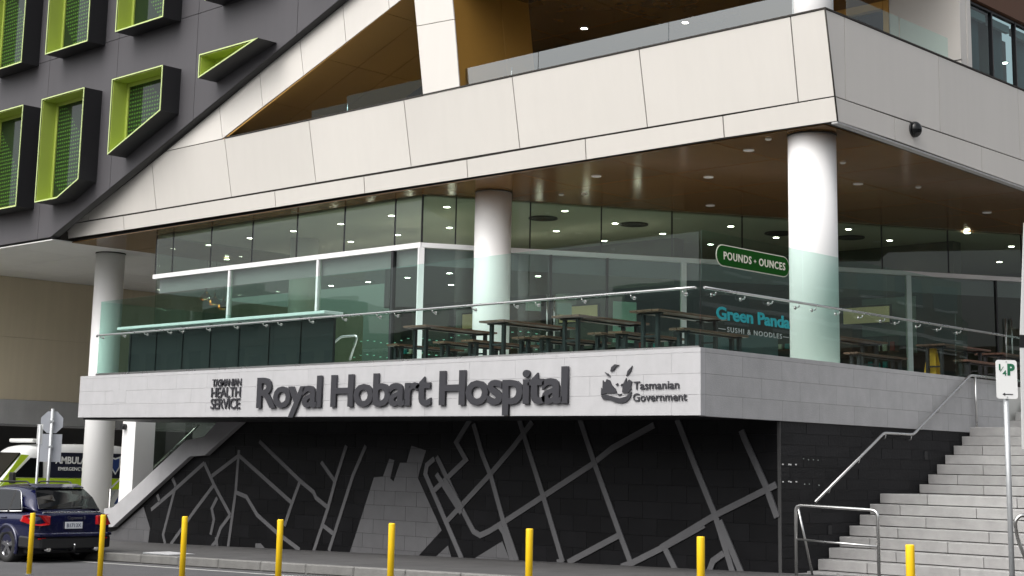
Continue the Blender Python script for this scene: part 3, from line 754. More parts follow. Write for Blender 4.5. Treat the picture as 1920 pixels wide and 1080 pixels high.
# ================================================================ WIDE GRANITE STAIRCASE
ST = empty('staircase', (3, 5, -3.4), label='broad pale granite stairs climbing to the terrace at the right', cat='stairs')
NOSE = [(2.74, -3.262), (3.056, -3.091), (3.374, -2.923), (3.692, -2.755), (3.998, -2.590), (4.316, -2.421), (4.64, -2.249), (4.964, -2.081),
        (6.285, -1.925), (6.597, -1.753), (6.914, -1.577), (7.22, -1.41), (7.54, -1.24), (7.859, -1.066), (8.157, -.894), (9.68, -.724), (10.0, -.554), (10.32, -.384), (10.64, -.214), (10.96, -.05)]
for i, (y, z) in enumerate(NOSE):
    yn = NOSE[i+1][0] if i+1 < len(NOSE) else 22
    zp = NOSE[i-1][1] if i else -3.5
    cuts = [-.018]; x = -.018+(.55+.63*((i*7) % 3)/2)
    while x < 8: cuts.append(x); x += 1.32+.1*((i*5) % 3)
    cuts.append(8.2)
    for a, c in zip(cuts, cuts[1:]):
        box('step_block', (a+.004, y+random.random()*.004, zp+.010 if i else zp), (c-.004, y+.34, z-random.random()*.002), 'granite', ST, .007)
    if yn-y > .5: box('landing_slab', (-.018, y+.343, zp-.02), (8.2, yn+.02, z-.003), 'granite', ST)
    else: box('step_core', (-.018, y+.02, zp-.1), (8.2, yn+.04, z-.012), 'seal', ST)
box('bottom_landing', (-.02, 1.55, -3.42), (6.5, 2.735, -3.285), 'granite', ST, .006)

# ================================================================ LOW STAIR AND BALUSTRADE AT THE LEFT END
LS = empty('side_stair', (-17, 3, -3.7), label='side stair with sloping pale concrete balustrade below the terrace left end', cat='stairs')
BN = [(-14.19, -0.869), (-13.304, -0.874), (-14.716, -1.679), (-15.279, -1.709), (-18.18, -3.357), (-18.547, -3.373), (-18.595, -2.951), (-18.23, -2.914), (-17.421, -2.471), (-15.435, -1.354), (-14.79, -1.281)]
prism('balustrade_wall', Yp(BN, 1.93), (0, .13, 0), 'stone', LS, .004)
PR = [(-18.491, -0.872), (-17.905, -0.875), (-18.404, -2.901), (-17.807, -2.639)]
box('pier', (PR[2][0]-.02, 2.2, -3.6), (PR[1][0]+.02, 2.75, -.92), 'column', LS, .004)
DG = [(-18.79, -0.897), (-15.401, -0.91), (-18.638, -2.349)]
box('stair_glazing', (DG[0][0], 2.9, -3.0), (DG[1][0]+1.5, 2.92, -.93), 'glass_wall', LS)
box('glazing_frame', (DG[0][0]-.06, 2.86, -3.2), (DG[0][0], 2.96, -.93), 'black_metal', LS)
box('stair_back_wall', (-19, 4.6, -3.9), (-12, 4.7, -.92), 'interior_dark', LS)
HR = [(-19.071, -2.525), (-18.213, -2.035)]
HR2 = [(-18.948, -2.292), (-16.658, -0.997)]
tube('handrail', [(HR[0][0], 2.35, HR[0][1]), (HR[1][0]+.3, 2.35, HR[1][1]+.2)], .022, 'steel', LS)
tube('handrail', [(HR2[0][0], 3.1, HR2[0][1]), (HR2[1][0], 3.1, HR2[1][1])], .02, 'steel', LS)
HP = [(-19.071, -2.525), (-18.98, -2.921)]
tube('rail_post', [(HP[0][0]+.05, 2.35, HP[0][1]+.02), (HP[0][0]+.05, 2.35, -3.8)], .02, 'steel', LS)
wc = (-18.303, -1.049)
cm = empty('wall_camera', (wc[0], 2.15, wc[1]), label='small dark dome camera on the pale pier under the terrace', cat='camera')
cyl('dome', (wc[0], wc[1]), .07, 2.08, 2.2, 'black', cm, 16, 'y')

# ================================================================ LEFT NEIGHBOUR ACROSS THE DRIVEWAY
NB = empty('beige_building', (-33, 8, -3.9), label='beige rendered wall with concrete band beyond the driveway', cat='building')
NX = -32.6
box('upper_wall', (NX-1, -6, .0), (NX, 11, 2.0), 'beige_wall', NB)
box('upper_wall', (NX-1, -6, 2.006), (NX, 11, 3.95), 'beige_wall', NB)
box('upper_wall', (NX-1, 11.02, .05), (NX-.02, 22, 3.95), 'beige_wall', NB)
box('concrete_band', (NX-1, -6, -.78), (NX+.12, 22, -.01), 'concrete', NB)
box('dark_bay', (NX-4, -6, -4.4), (NX-3.8, 22, -.78), 'black', NB)
box('bay_pier', (NX-.5, 1.2, -4.4), (NX+.02, 2.5, -.8), 'interior_dark', NB)
box('side_wall', (-31.5, 19, -4.2), (-21, 19.2, 1.2), 'beige_wall', NB)
box('louvre_panel', (-29.6, 18.9, -1.0), (-26.2, 18.99, .8), 'dark_panel', NB)
cyl('pier_column', (-35.2, 4.4), .4, -4.4, 4, 'concrete', NB, 32)

# ================================================================ OPPOSITE SIDE OF THE STREET (seen in the glass)
def street_house(x0, x1, y, h, m, label, cols, rows, face=1, ax='y'):
    o = empty('street_building', ((x0+x1)/2, y, -3.4) if ax == 'y' else (y, (x0+x1)/2, -3.4), label=label, cat='building', group='buildings across the street')
    def bb(n, a0, a1, d0, d1, z0, z1, mm):
        return box(n, (a0, min(y+d0, y+d1), z0), (a1, max(y+d0, y+d1), z1), mm, o) if ax == 'y' else box(n, (min(y+d0, y+d1), a0, z0), (max(y+d0, y+d1), a1, z1), mm, o)
    bb('wall', x0, x1, 0, -10*face, -4, -3.4+h, m)
    bb('cornice', x0-.2, x1+.2, .4*face, -.5*face, -3.4+h+.01, -3+h, m)
    bb('string_course', x0, x1, .12*face, 0.01*face, -3.4+h*.5, -3.1+h*.5, 'concrete')
    for i in range(cols):
        for j in range(rows):
            w = (x1-x0)/cols; hh = h/rows
            cx = x0+(i+.5)*w; z = -3.4+j*hh+hh*.25
            bb('window', cx-w*.29, cx+w*.29, .03*face, -.0*face+.002*face, z, z+hh*.55, 'far_glass')
            bb('sill', cx-w*.26, cx+w*.26, .16*face, .004*face, z-.18, z-.01, 'concrete')
street_house(-70, -38, -44, 9, 'sandstone', 'long sandstone building mirrored in the cafe glass left end', 12, 3)
street_house(-37.5, -12, -44, 10.5, 'render_grey', 'grey rendered building mirrored in the cafe glass', 10, 4)
street_house(-11.5, 8, -45, 9, 'old_brick', 'red brick building mirrored in the terrace glass', 6, 3)
street_house(22, 50, -45, 10, 'sandstone', 'sandstone corner building behind the viewer', 7, 3)
street_house(-12, 18, 46, 8, 'old_brick', 'brown brick building across the side street mirrored in the cafe doors', 8, 4, -1, 'x')
street_house(19, 50, 46, 9, 'sandstone', 'tall brick building further up the side street', 8, 5, -1, 'x')

street_house(-165, -71, -46, 13, 'render_grey', 'long grey terrace of buildings far down the street seen in the glass', 34, 4)
street_house(52, 190, 46, 24, 'old_brick', 'long tall brick block far up the side street seen in the glass', 24, 7, -1, 'x')
# ================================================================ GLASS BALUSTRADES
GA = empty('glass_balustrade', (-8, .08, 0), label='frameless glass balustrade with steel handrail above the hospital name', cat='balustrade', group='terrace glass balustrades')
ga_x = [-16.2, -13.24, -10.04, -6.77, -3.44, -.035]
for a, c in zip(ga_x, ga_x[1:]):
    za0 = 1.593+(1.707-1.593)*(a+16.2)/16.17; za1 = 1.593+(1.707-1.593)*(c+16.2)/16.17
    prism('pane', Yp([(a+.012, -.01), (c-.012, -.01), (c-.012, za1), (a+.012, za0)], .03), (0, .016, 0), 'glass_balustrade', GA)
    n = 4
    for i in range(n):
        x = a+(c-a)*(.07+i*.86/3)
        br = tube('bracket', smooth_path([(x, .03, .79), (x, -.05, .79), (x, -.065, .83)], .03), .011, 'steel', GA, 6)
        cyl('clamp', (x, .79), .028, .010, .03, 'steel', br, 12, 'y')
tube('handrail', smooth_path([(-16.1, -.075, .80), (-16.1, -.075, .84), (-.6, -.075, .865), (-.03, -.075, .865)], .05), .021, 'steel', GA, 10)
box('base_channel', (-16.2, .012, -.02), (-.04, .028, .025), 'steel', GA)
GB = empty('glass_balustrade', (-.03, 4, 0), label='frameless glass balustrade with steel handrail along the stair side', cat='balustrade', group='terrace glass balustrades')
gb_y = [.06, 2.76, 5.36, 8.05]
for a, c in zip(gb_y, gb_y[1:]):
    prism('pane', Xp([(a+.012, -.01), (c-.012, -.01), (c-.012, 1.735), (a+.012, 1.735)], -.03), (-.016, 0, 0), 'glass_balustrade', GB)
    for i in range(4):
        y = a+(c-a)*(.09+i*.82/3)
        br = tube('bracket', smooth_path([(-.03, y, .79), (.045, y, .79), (.06, y, .83)], .03), .011, 'steel', GB, 6)
        cyl('clamp', (y, .79), .028, -.03, -.012, 'steel', br, 12, 'x')
tube('handrail', smooth_path([(.07, .0, .865), (.07, 1.0, .865), (.07, 10.6, .865)], .05), .021, 'steel', GB, 10)
GC = empty('glass_balustrade', (-16.2, 2, 0), label='short return of green tinted glass at the terrace left end', cat='balustrade', group='terrace glass balustrades')
for a, c in ((.06, 2.0), (2.02, 4.0)): box('pane', (-16.22, a, -.01), (-16.204, c, 1.59), 'glass_balustrade', GC)
GD = empty('glass_balustrade', (.3, 10.5, 0), label='low glass screens with sloping tops by the upper steps', cat='balustrade', group='terrace glass balustrades')
gdp = [(8.908, 1.265), (9.388, 1.121), (9.257, 0.095), (8.836, 0.092)]
prism('pane', Xp(gdp, -.6), (-.014, 0, 0), 'glass_balustrade', GD)
gde = [(9.15, 1.059), (9.945, 0.777), (9.878, -0.033), (9.066, -0.026)]
prism('pane', Xp(gde, .3), (-.014, 0, 0), 'glass_balustrade', GD)

# ================================================================ COUNTER, TABLES AND BENCHES ON THE TERRACE
ct = empty('bar_counter', (-12.6, .55, 0), label='long pale bar counter standing behind the left terrace glass', cat='counter')
box('counter_top', (-16.0, .35, .985), (-8.95, .82, 1.045), 'white', ct, .006)
for i in range(8): box('leg', (-15.9+i*.98, .62, -.05), (-15.85+i*.98, .68, 1.0), 'black_metal', ct)
for i in range(7): box('reflection_panel', (-15.84+i*.98, .64, -.03), (-14.93+i*.98, .66, .97), 'black', ct)  # black panels stand in for the dark reflection seen below the counter top
def make_table(x, y0, y1, w, z, label, grp, bench):
    nm = 'bench' if bench else 'high_table'
    o = empty(nm, (x, (y0+y1)/2, -.06), label=label, cat='bench' if bench else 'table', group=grp)
    npl = 2 if bench else 4; pw = w/npl
    for i in range(npl): box('plank', (x-w/2+i*pw+.004, y0, z-.035), (x-w/2+(i+1)*pw-.004, y1, z), 'timber', o, .004)
    for yy in (y0+.14, y1-.2):
        for s in (-1, 1):
            xx = x+s*w*.24
            box('leg', (xx-.028, yy, -.06), (xx+.028, yy+.06, z-.065), 'black_metal', o)
        box('cross_bar', (x-w*.38, yy, z-.064), (x+w*.38, yy+.06, z-.036), 'black_metal', o)
        box('stretcher', (x-w*.24+.03, yy+.01, .28 if not bench else .12), (x+w*.24-.03, yy+.05, .31 if not bench else .15), 'black_metal', o)
    box('rail', (x-.025, y0+.205, z-.062), (x+.025, y1-.205, z-.036), 'black_metal', o)
TX = [(-6.91, 'leftmost brown slatted table on the terrace above the letters'), (-4.98, 'brown slatted table before the left half of the cafe doors'), (-3.30, 'brown slatted table above the last letters of the hospital name'), (-1.65, 'brown slatted table at the glass corner above the emblem')]
for x, lb in TX:
    make_table(x, .76, 2.62, .60, .70, lb, 'terrace tables in the front row', False)
names = ['leftmost', 'second', 'third', 'corner']
for (x, _), nmn in zip(TX, names):
    make_table(x-.60, .78, 2.50, .30, .39, f'low slatted bench on the left of the {nmn} front terrace table', 'terrace benches', True)
    make_table(x+.62, .78, 2.50, .30, .39, f'low slatted bench on the right of the {nmn} front terrace table', 'terrace benches', True)
for k, (x, y0) in enumerate(((-2.0, 6.4), (-1.2, 9.0), (-1.3, 11.6))):
    wd = ['nearest the round column', 'in the middle of the side row', 'farthest along the side glass'][k]
    make_table(x-.0, y0, y0+1.9, .62, .72, f'dark slatted table behind the side glass, {wd}', 'terrace tables in the side row', False)
    make_table(x+.62, y0, y0+1.8, .30, .40, f'dark bench behind the side glass, {wd}', 'terrace benches', True)
# caution board
cb = empty('caution_board', (-1.35, 9.35, -.06), label='yellow folding floor caution board behind the side glass', cat='sign')
prism('front_board', [(-1.5, 9.2, -.06), (-1.2, 9.2, -.06), (-1.27, 9.33, .66), (-1.43, 9.33, .66)], (0, .02, 0), 'yellow_dim', cb)
prism('back_board', [(-1.5, 9.5, -.06), (-1.2, 9.5, -.06), (-1.27, 9.37, .66), (-1.43, 9.37, .66)], (0, .02, 0), 'yellow_dim', cb)
# small hoop rail on the terrace (stair head below)
tr_ = empty('hoop_rail', (-9.2, 2.6, 0), label='bent steel hoop rail on the terrace left of the tables', cat='railing')
HQ = [(-11.329, 0.379), (-10.609, 0.756), (-10.099, 0.756), (-10.318, 0.271)]
tube('rail', smooth_path([(p[0], 2.2, p[1]) for p in HQ], .1), .024, 'steel', tr_, 10)

# ================================================================ LAMPS
def downlight(x, y, z, lb, grp, lit=True, r=.055):
    o = empty('downlight', (x, y, z), label=lb, cat='downlight', group=grp)
    a = link('trim_ring', RING, o); b_ = link('lamp_disc', DISC if lit else DISC_OFF, o, (0, 0, -.004))
def ringmesh(name, r0, r1, h, m):
    V = []; F = []; n = 20
    for r, z in ((r0, -h), (r1, -h), (r1, 0), (r0, 0)):
        for j in range(n): V.append((r*math.cos(2*math.pi*j/n), r*math.sin(2*math.pi*j/n), z))
    for k in range(4):
        for j in range(n): F.append((k*n+j, k*n+(j+1) % n, ((k+1) % 4)*n+(j+1) % n, ((k+1) % 4)*n+j))
    return mesh(name, V, F, m)
def discmesh(name, r, m):
    n = 16; V = [(r*math.cos(2*math.pi*j/n), r*math.sin(2*math.pi*j/n), -.006) for j in range(n)]+[(r*math.cos(2*math.pi*j/n), r*math.sin(2*math.pi*j/n), 0) for j in range(n)]
    return mesh(name, V, [tuple(range(n)), tuple(range(2*n-1, n-1, -1))]+[(j, (j+1) % n, n+(j+1) % n, n+j) for j in range(n)], m)
RING = ringmesh('trim_ring', .07, .10, .012, 'white'); DISC = discmesh('lamp_disc', .075, 'lamp'); DISC_OFF = discmesh('lamp_disc', .06, 'sign_white')
IL = [(-20.65, 5.96), (-18.66, 5.82), (-16.73, 5.71), (-14.88, 5.68), (-12.92, 5.55), (-22.69, 8.06), (-18.91, 7.91), (-16.99, 7.82), (-15.08, 7.73), (-11.01, 5.48), (-13.15, 7.66), (-9.25, 7.47), (-9.49, 9.53), (-11.41, 9.61), (-11.52, 11.57), (-9.59, 11.48), (-11.76, 13.74), (-7.59, 11.5), (-7.73, 13.6), (-9.73, 13.64), (-5.64, 13.49), (-5.78, 15.64), (-6.0, 18.33), (-3.7, 15.59), (-3.9, 18.29), (-5.45, 20.82)]
for x, y in IL: downlight(x, y, ZS-.036, 'small lit ceiling downlight in the grid behind the cafe glass', 'cafe ceiling downlights')
LOW_L = [(-13.53, 6.58), (-16.85, 8.35), (-18.36, 8.36), (-19.97, 8.46), (-15.28, 8.29), (-11.91, 6.47), (-13.71, 8.25), (-15.46, 10.02), (-12.3, 9.95), (-10.7, 9.9), (-9.11, 9.89)]
for x, y in LOW_L: downlight(x, min(y, 22), 2.9, 'small lit downlight deep inside the cafe below the transom', 'inner cafe downlights')
SL = [(-6.1, 4.83), (-4.41, 6.26), (-2.29, 4.57), (-2.5, 8.67), (-2.1, 13.38), (-6.37, 9.01)]
SLW = ['farthest left, past the middle column', 'midway between the columns', 'just left of the corner column', 'just right of the corner column', 'farthest right near the side fascia', 'close to the cafe glass between the columns']
for (x, y), w_ in zip(SL, SLW): downlight(x, y, ZS-.002, f'unlit round soffit downlight {w_}', 'terrace soffit downlights', lit=False)
UL = [(-9.05, 7.83), (-6.99, 8.93), (-4.71, 8.73)]
for (x, y), w_ in zip(UL, ('left', 'middle', 'right')): downlight(x, y, CZ-.002, f'{w_} lit downlight in the balcony ceiling above the fascia', 'balcony ceiling downlights')
SD = [(-1.52, 4.05), (-7.62, 6.23), (-8.05, 5.99), (-1.47, 3.98), (-1.58, 6.59), (-1.74, 9.7)]
SDW = ['right of the middle column, nearer the corner', 'right beside the middle column', 'left of the corner column near the fascia', 'right of the corner column', 'below the black dome camera']
for (x, y), w_ in zip(SD[1:], SDW):
    o = empty('smoke_detector', (x, y, ZS), label=f'tiny white smoke detector in the bronze soffit, {w_}', cat='detector', group='soffit smoke detectors')
    link('body', discmesh('body', .045, 'sign_white'), o, (0, 0, -.02)); link('base', discmesh('base', .06, 'sign_white'), o, (0, 0, -.004))
DF = [(-10.32, 7.92), (-9.2, 9.87), (-7.27, 13.02), (-6.26, 14.62)]
dfl = ['leftmost', 'second from the left', 'third from the left', 'rightmost']
for (x, y), w_ in zip(DF, dfl):
    o = empty('air_diffuser', (x, y, ZS-.04), label=f'{w_} round dark air diffuser in the cafe ceiling', cat='diffuser', group='cafe air diffusers')
    for k, (r0, r1) in enumerate(((.28, .34), (.18, .24), (.08, .14), (.0, .05))): link('ring', ringmesh('ring', r0, r1, .03-.004*k, 'interior_dark'), o)
# three copper pendants
PD = [(-22.948, 7.576, 2.707), (-22.777, 7.773, 2.575), (-22.61, 7.965, 2.454)]
for p, w_ in zip(PD, ('left', 'middle', 'right')):
    o = empty('pendant_lamp', p, label=f'{w_} of three glowing copper pendants behind the left cafe glass', cat='lamp', group='copper pendants')
    V = []; F = []; n = 16; prof = [(.16, 0), (.15, .1), (.07, .2), (.03, .26), (.03, .34)]
    for r, z in prof:
        for j in range(n): V.append((r*math.cos(2*math.pi*j/n), r*math.sin(2*math.pi*j/n), z))
    for k in range(len(prof)-1):
        for j in range(n): F.append((k*n+j, k*n+(j+1) % n, (k+1)*n+(j+1) % n, (k+1)*n+j))
    link('shade', mesh('shade', V, F, 'brass', True), o)
    link('bulb', discmesh('bulb', .12, 'lamp_warm'), o, (0, 0, .03))
    tb = tube_mesh('cord', [(0, 0, .3), (0, 0, max(.6, ZS-.04-p[2]))], .006, 'black', 6); link('cord', tb, o)
# more of the cafe interior: shelving, menu boards with warm light, partition panels
for i, (x, y, w, z0, z1, m_) in enumerate(((-19.2, 12.15, 1.5, 1.2, 2.6, 'interior_wall'), (-17.4, 12.15, 1.6, 1.3, 2.5, 'etch'), (-15.4, 12.15, 1.2, 1.2, 2.6, 'timber'), (-12.9, 12.1, 1.6, 1.25, 2.55, 'interior_wall'), (-8.6, 16.5, 1.2, 1.3, 2.5, 'timber'), (-7.1, 16.5, 1.5, 1.2, 2.6, 'etch'))):
    box('wall_panel', (x, y, z0), (x+w, y+.03, z1), m_, B)
for i, (x, y) in enumerate(((-17.3, 10.1), (-15.2, 10.5), (-12.2, 9.4), (-10.3, 11.4), (-8.0, 13.4), (-6.3, 15.0))):
    o = box('shelf_unit', (x, y, -.05), (x+1.1, y+.4, 1.5), 'interior_dark', B)
    for j in range(3):
        box('shelf', (x+.02, y-.02, .3+j*.4), (x+1.08, y, .33+j*.4), 'timber', o)
        for q_ in range(5): box('stock', (x+.06+q_*.2, y-.06, .335+j*.4), (x+.17+q_*.2, y-.021, .335+j*.4+.12+.1*random.random()), random.choice(['timber', 'etch', 'sign_cream', 'teal', 'tail_red']), o)
MB_ = [(-17.0, 12.0, 'left cafe counter'), (-13.4, 12.0, 'middle cafe counter'), (-7.4, 16.1, 'right cafe counter')]
for x, y, w_ in MB_:
    o = empty('menu_board', (x, y, 2.0), label=f'warm lit menu board above the {w_}', cat='menu board', group='lit menu boards')
    box('board', (x, y, 1.95), (x+1.3, y+.04, 2.35), 'menu', o); box('frame', (x-.04, y+.01, 1.91), (x+1.34, y+.06, 2.39), 'black_metal', o)
# menu screens, notices and posters inside
for k, (s0, s1, z0, z1, m_, lb) in enumerate(((2.35, 2.7, 1.55, 1.8, 'sign_white', 'white paper notices on the left cafe door'), (3.05, 3.4, 1.5, 1.75, 'plate', 'pale blue notice on the right cafe door'), (4.35, 4.9, .95, 1.85, 'mint', 'green menu poster beside the cafe doors'))):
    o = qbox('paper_notice', s0, s1, -.022, -.026, z0, z1, m_, None); setp(o, label=lb, cat='notice')
o = qbox('poster', 6.3, 8.3, -.03, -.04, .45, 1.25, 'poster', None); setp(o, label='blue poster low on the cafe glass behind the corner table', cat='poster')
scn = box('light_strip', (-9.6, 9.9, .20), (-7.9, 9.95, .33), 'screen'); setp(scn, label='bright white display strip low inside the cafe', cat='display')
fl = empty('fairy_light_string', (-13, 6.5, .8), label='string of tiny green lights along the counter inside the cafe', cat='lights')
for j in range(2):
    for i in range(26): box('bulb', (-15.2+i*.24, 6.5, .75+.34*j+.05*math.sin(i*.9)), (-15.16+i*.24, 6.53, .765+.34*j+.05*math.sin(i*.9)), 'fairy', fl)
# dome camera on the side fascia
dm = empty('dome_camera', (.17, 6.05, 4.24), label='black dome camera on the lower edge of the side fascia', cat='camera')
V = []; F = []; n = 20
for k in range(7):
    a = math.pi/2*k/6; r = .13*math.cos(a)
    for j in range(n): V.append((.20+.13*math.sin(a), 6.05+r*math.cos(2*math.pi*j/n), 4.24+r*math.sin(2*math.pi*j/n)*1.12))
for k in range(6):
    for j in range(n): F.append((k*n+j, k*n+(j+1) % n, (k+1)*n+(j+1) % n, (k+1)*n+j))
F.append(tuple(range(n)))
put('dome', mesh('dome', V, F, 'car_glass', True), dm)
cyl('base', (6.05, 4.24), .14, .172, .20, 'black', dm, 20, 'x')

# ================================================================ SIGNS
UX, UZ, NY = (1, 0, 0), (0, 0, 1), (0, -1, 0)
s = empty('hospital_name_sign', (-6.4, -.02, -.77), label='large charcoal raised letters spelling the hospital name on the terrace', cat='sign')
lettering('Royal Hobart Hospital', 'letter', (-10.38, -.012, -.762), UX, UZ, NY, 7.87, .555, s, depth=.04, bold=.024, ref='R', spacing=.90)
s = empty('health_service_sign', (-11.4, -.02, -.77), label='small black three line health service lettering left of the name', cat='sign')
lettering('TASMANIAN', 'letter', (-11.86, -.01, -.345), UX, UZ, NY, .94, .143, s, depth=.018, bold=.004, spacing=.86)
lettering('HEALTH', 'letter', (-11.88, -.01, -.557), UX, UZ, NY, .95, .192, s, depth=.018, bold=.006, spacing=.9)
lettering('SERVICE', 'letter', (-11.88, -.01, -.780), UX, UZ, NY, .95, .20, s, depth=.018, bold=.006, spacing=.9)
s = empty('government_sign', (-1, -.02, -.78), label='black government emblem and two line lettering near the corner', cat='sign')
lettering('Tasmanian', 'letter', (-1.225, -.008, -.590), UX, UZ, NY, .85, .118, s, depth=.012, bold=.010, ref='T')
lettering('Government', 'letter', (-1.235, -.008, -.765), UX, UZ, NY, 1.0, .118, s, depth=.012, bold=.010, ref='G')
def emb(pts): # emblem coordinates: pixels of the enlarged emblem -> metres on the stone face
    k = .626/145; P2 = [(-1.875+(x-1192)*k, -.197-(y-105)*.598/185) for x, y in pts]
    prism('emblem_piece', Yp(P2, -.006), (0, -.018, 0), 'letter', s)
emb([(1212,142),(1228,150),(1238,163),(1226,160)])
emb([(1238,140),(1242,120),(1258,107),(1277,110),(1262,120),(1254,135)])
emb([(1310,165),(1316,140),(1337,117),(1330,142),(1320,155)])
emb([(1196,250),(1197,215),(1203,222),(1204,180),(1214,192),(1222,175),(1236,182),(1246,205),(1262,222),(1268,240),(1240,242),(1222,240)])
emb([(1292,240),(1296,200),(1310,172),(1312,195),(1322,180),(1336,190),(1330,215),(1334,222),(1318,243)])
emb([(1262,200),(1272,196),(1274,205),(1268,208)])
emb([(1284,205),(1292,198),(1294,206),(1288,210)])
emb([(1270,245),(1282,247),(1290,245),(1284,252),(1274,252)])
emb([(1196,252),(1222,248),(1252,258),(1282,266),(1310,258),(1334,236),(1330,262),(1312,283),(1288,289),(1262,284),(1236,272),(1206,270)])
# pill sign on the side glass
s = empty('pill_sign', (0, 1.4, 1.25), label='dark green pill shaped shop sign on the side glass', cat='sign')
def pill(y0, y1, z0, z1, x, n=10):
    r = (z1-z0)/2; pts = []
    for i in range(n+1): a = -math.pi/2+math.pi*i/n; pts.append((y1-r+r*math.cos(a), (z0+z1)/2+r*math.sin(a)))
    for i in range(n+1): a = math.pi/2+math.pi*i/n; pts.append((y0+r+r*math.cos(a), (z0+z1)/2+r*math.sin(a)))
    return Xp(pts, x)
prism('border', pill(.42, 2.37, 1.245, 1.575, -.028), (.006, 0, 0), 'sign_cream', s)
prism('plate', pill(.435, 2.355, 1.26, 1.56, -.0215), (.006, 0, 0), 'sign_green', s)
lettering('POUNDS', 'sign_cream', (-.014, .60, 1.355), (0, 1, 0), UZ, (1, 0, 0), .72, .115, s, depth=.004, bold=.018, spacing=1.15)
lettering('OUNCES', 'sign_cream', (-.014, 1.52, 1.355), (0, 1, 0), UZ, (1, 0, 0), .72, .115, s, depth=.004, bold=.018, spacing=1.15)
lettering('+', 'sign_cream', (-.014, 1.385, 1.372), (0, 1, 0), UZ, (1, 0, 0), .06, .06, s, depth=.004, bold=.02)
s = empty('glass_lettering', (0, 1.4, .25), label='teal restaurant name lettering stuck on the side glass', cat='sign')
lettering('Green Panda', 'teal', (-.028, .425, .455), (0, 1, 0), UZ, (1, 0, 0), 1.95, .185, s, depth=.005, bold=.032, ref='G')
lettering('SUSHI & NOODLES', 'etch', (-.028, .70, .275), (0, 1, 0), UZ, (1, 0, 0), 1.45, .075, s, depth=.004, bold=.004, spacing=1.25)
box('dash', (-.028, .48, .305), (-.024, .66, .315), 'etch', s); box('dash', (-.028, 2.18, .305), (-.024, 2.34, .315), 'etch', s)
fs = qbox('food_sign', 9.0, 9.9, -.5, -.53, 2.05, 2.3, 'sign_cream', None); setp(fs, label='cream food court board inside behind the pill sign', cat='sign')
# parking sign on a post at the kerb
PD_ = 17.2
pb, pt = Vector((5.337, -1.499, -2.787)), Vector((5.512, -1.829, -0.68))
ps = empty('parking_sign', (pb.x, pb.y, gz(pb.x)), label='white quarter hour parking sign on a galvanised post before the stairs', cat='sign')
cxp, cyp = (pb.x+pt.x)/2+.02, (pb.y+pt.y)/2
zt_, zb_ = (-0.463, -0.896)
cyl('post', (cxp, cyp), .03, gz(pb.x)-.1, zb_+.38, 'galv', ps, 20)
pu = Vector((.70, .714, 0)); pn = Vector((.714, -.70, 0)); pc = Vector((cxp, cyp, 0))+pn*.045
def rrect(w, z0, z1, r=.03, n=5):
    pts = []
    for cx, cz_, a0 in ((w/2-r, z0+r, -90), (w/2-r, z1-r, 0), (-w/2+r, z1-r, 90), (-w/2+r, z0+r, 180)):
        for i in range(n+1): a = math.radians(a0+90*i/n); pts.append((cx+r*math.cos(a), cz_+r*math.sin(a)))
    return pts
def pplane(pts, off=0): return [pc+pu*a+pn*off+Vector((0, 0, z)) for a, z in pts]
prism('plate', pplane(rrect(.24, zb_, zt_)), -pn*.004, 'sign_white', ps)
o_ = pc+pn*.001
lettering('P', 'p_green', o_+pu*.01+Vector((0, 0, zt_-.165)), pu, UZ, pn, .085, .125, ps, depth=.002, bold=.05)
lettering('1', 'p_green', o_+pu*-.085+Vector((0, 0, zt_-.115)), pu, UZ, pn, .018, .07, ps, depth=.002, bold=.01)
lettering('4', 'p_green', o_+pu*-.045+Vector((0, 0, zt_-.175)), pu, UZ, pn, .045, .06, ps, depth=.002, bold=.02)
prism('fraction_bar', pplane([(-.075, zt_-.13), (-.068, zt_-.13), (-.03, zt_-.075), (-.037, zt_-.075)], .003), pn*.001, 'p_green', ps)
prism('arrow', pplane([(-.055, zb_+.05), (-.025, zb_+.068), (-.025, zb_+.055), (.065, zb_+.055), (.065, zb_+.045), (-.025, zb_+.045), (-.025, zb_+.032)], .001), pn*.002, 'letter', ps)
for zz in (zt_-.02, zb_+.018): prism('bolt', pplane([(-.006, zz-.006), (.006, zz-.006), (.006, zz+.006), (-.006, zz+.006)], .001), pn*.004, 'galv', ps)
# stop sign from behind, with a square plate below
sd = 34.2
sp_ = Vector((-17.65, -0.123, -1.59))
sg = empty('stop_sign', (sp_.x, sp_.y, gz(sp_.x)), label='grey back of a stop sign and square plate behind the blue car', cat='sign')
zz = [-0.785, -1.263, -1.892, -0.727]
cyl('post', (sp_.x, sp_.y), .035, -4.2, zz[3], 'galv', sg, 16)
su = Vector((.53, .85, 0)); sn = Vector((-.85, .53, 0))
base = Vector((sp_.x, sp_.y, 0))+sn*.06
oc = (zz[0]+zz[1])/2; R_ = (zz[0]-zz[1])/2/math.cos(math.pi/8)
prism('octagon_plate', [base+su*(R_*math.cos(math.radians(22.5+45*i)))+Vector((0, 0, oc+R_*math.sin(math.radians(22.5+45*i)))) for i in range(8)], sn*.006, 'sign_back', sg)
prism('square_plate', [base-su*.24+Vector((0, 0, zz[2])), base+su*.24+Vector((0, 0, zz[2])), base+su*.24+Vector((0, 0, zz[1]-.02)), base-su*.24+Vector((0, 0, zz[1]-.02))], sn*.006, 'sign_back', sg)
for zc in (oc, (zz[1]+zz[2])/2): prism('clamp', [base-su*.05-sn*.1+Vector((0, 0, zc)), base+su*.05-sn*.1+Vector((0, 0, zc)), base+su*.05-sn*.1+Vector((0, 0, zc+.04)), base-su*.05-sn*.1+Vector((0, 0, zc+.04))], sn*.09, 'galv', sg)
sp2 = Vector((-16.934, -0.812, -1.712))
sg2 = empty('street_sign', (sp2.x, sp2.y, gz(sp2.x)), label='narrow pale sign on a thin post left of the stop sign', cat='sign')
z2 = [-1.091, -1.509]
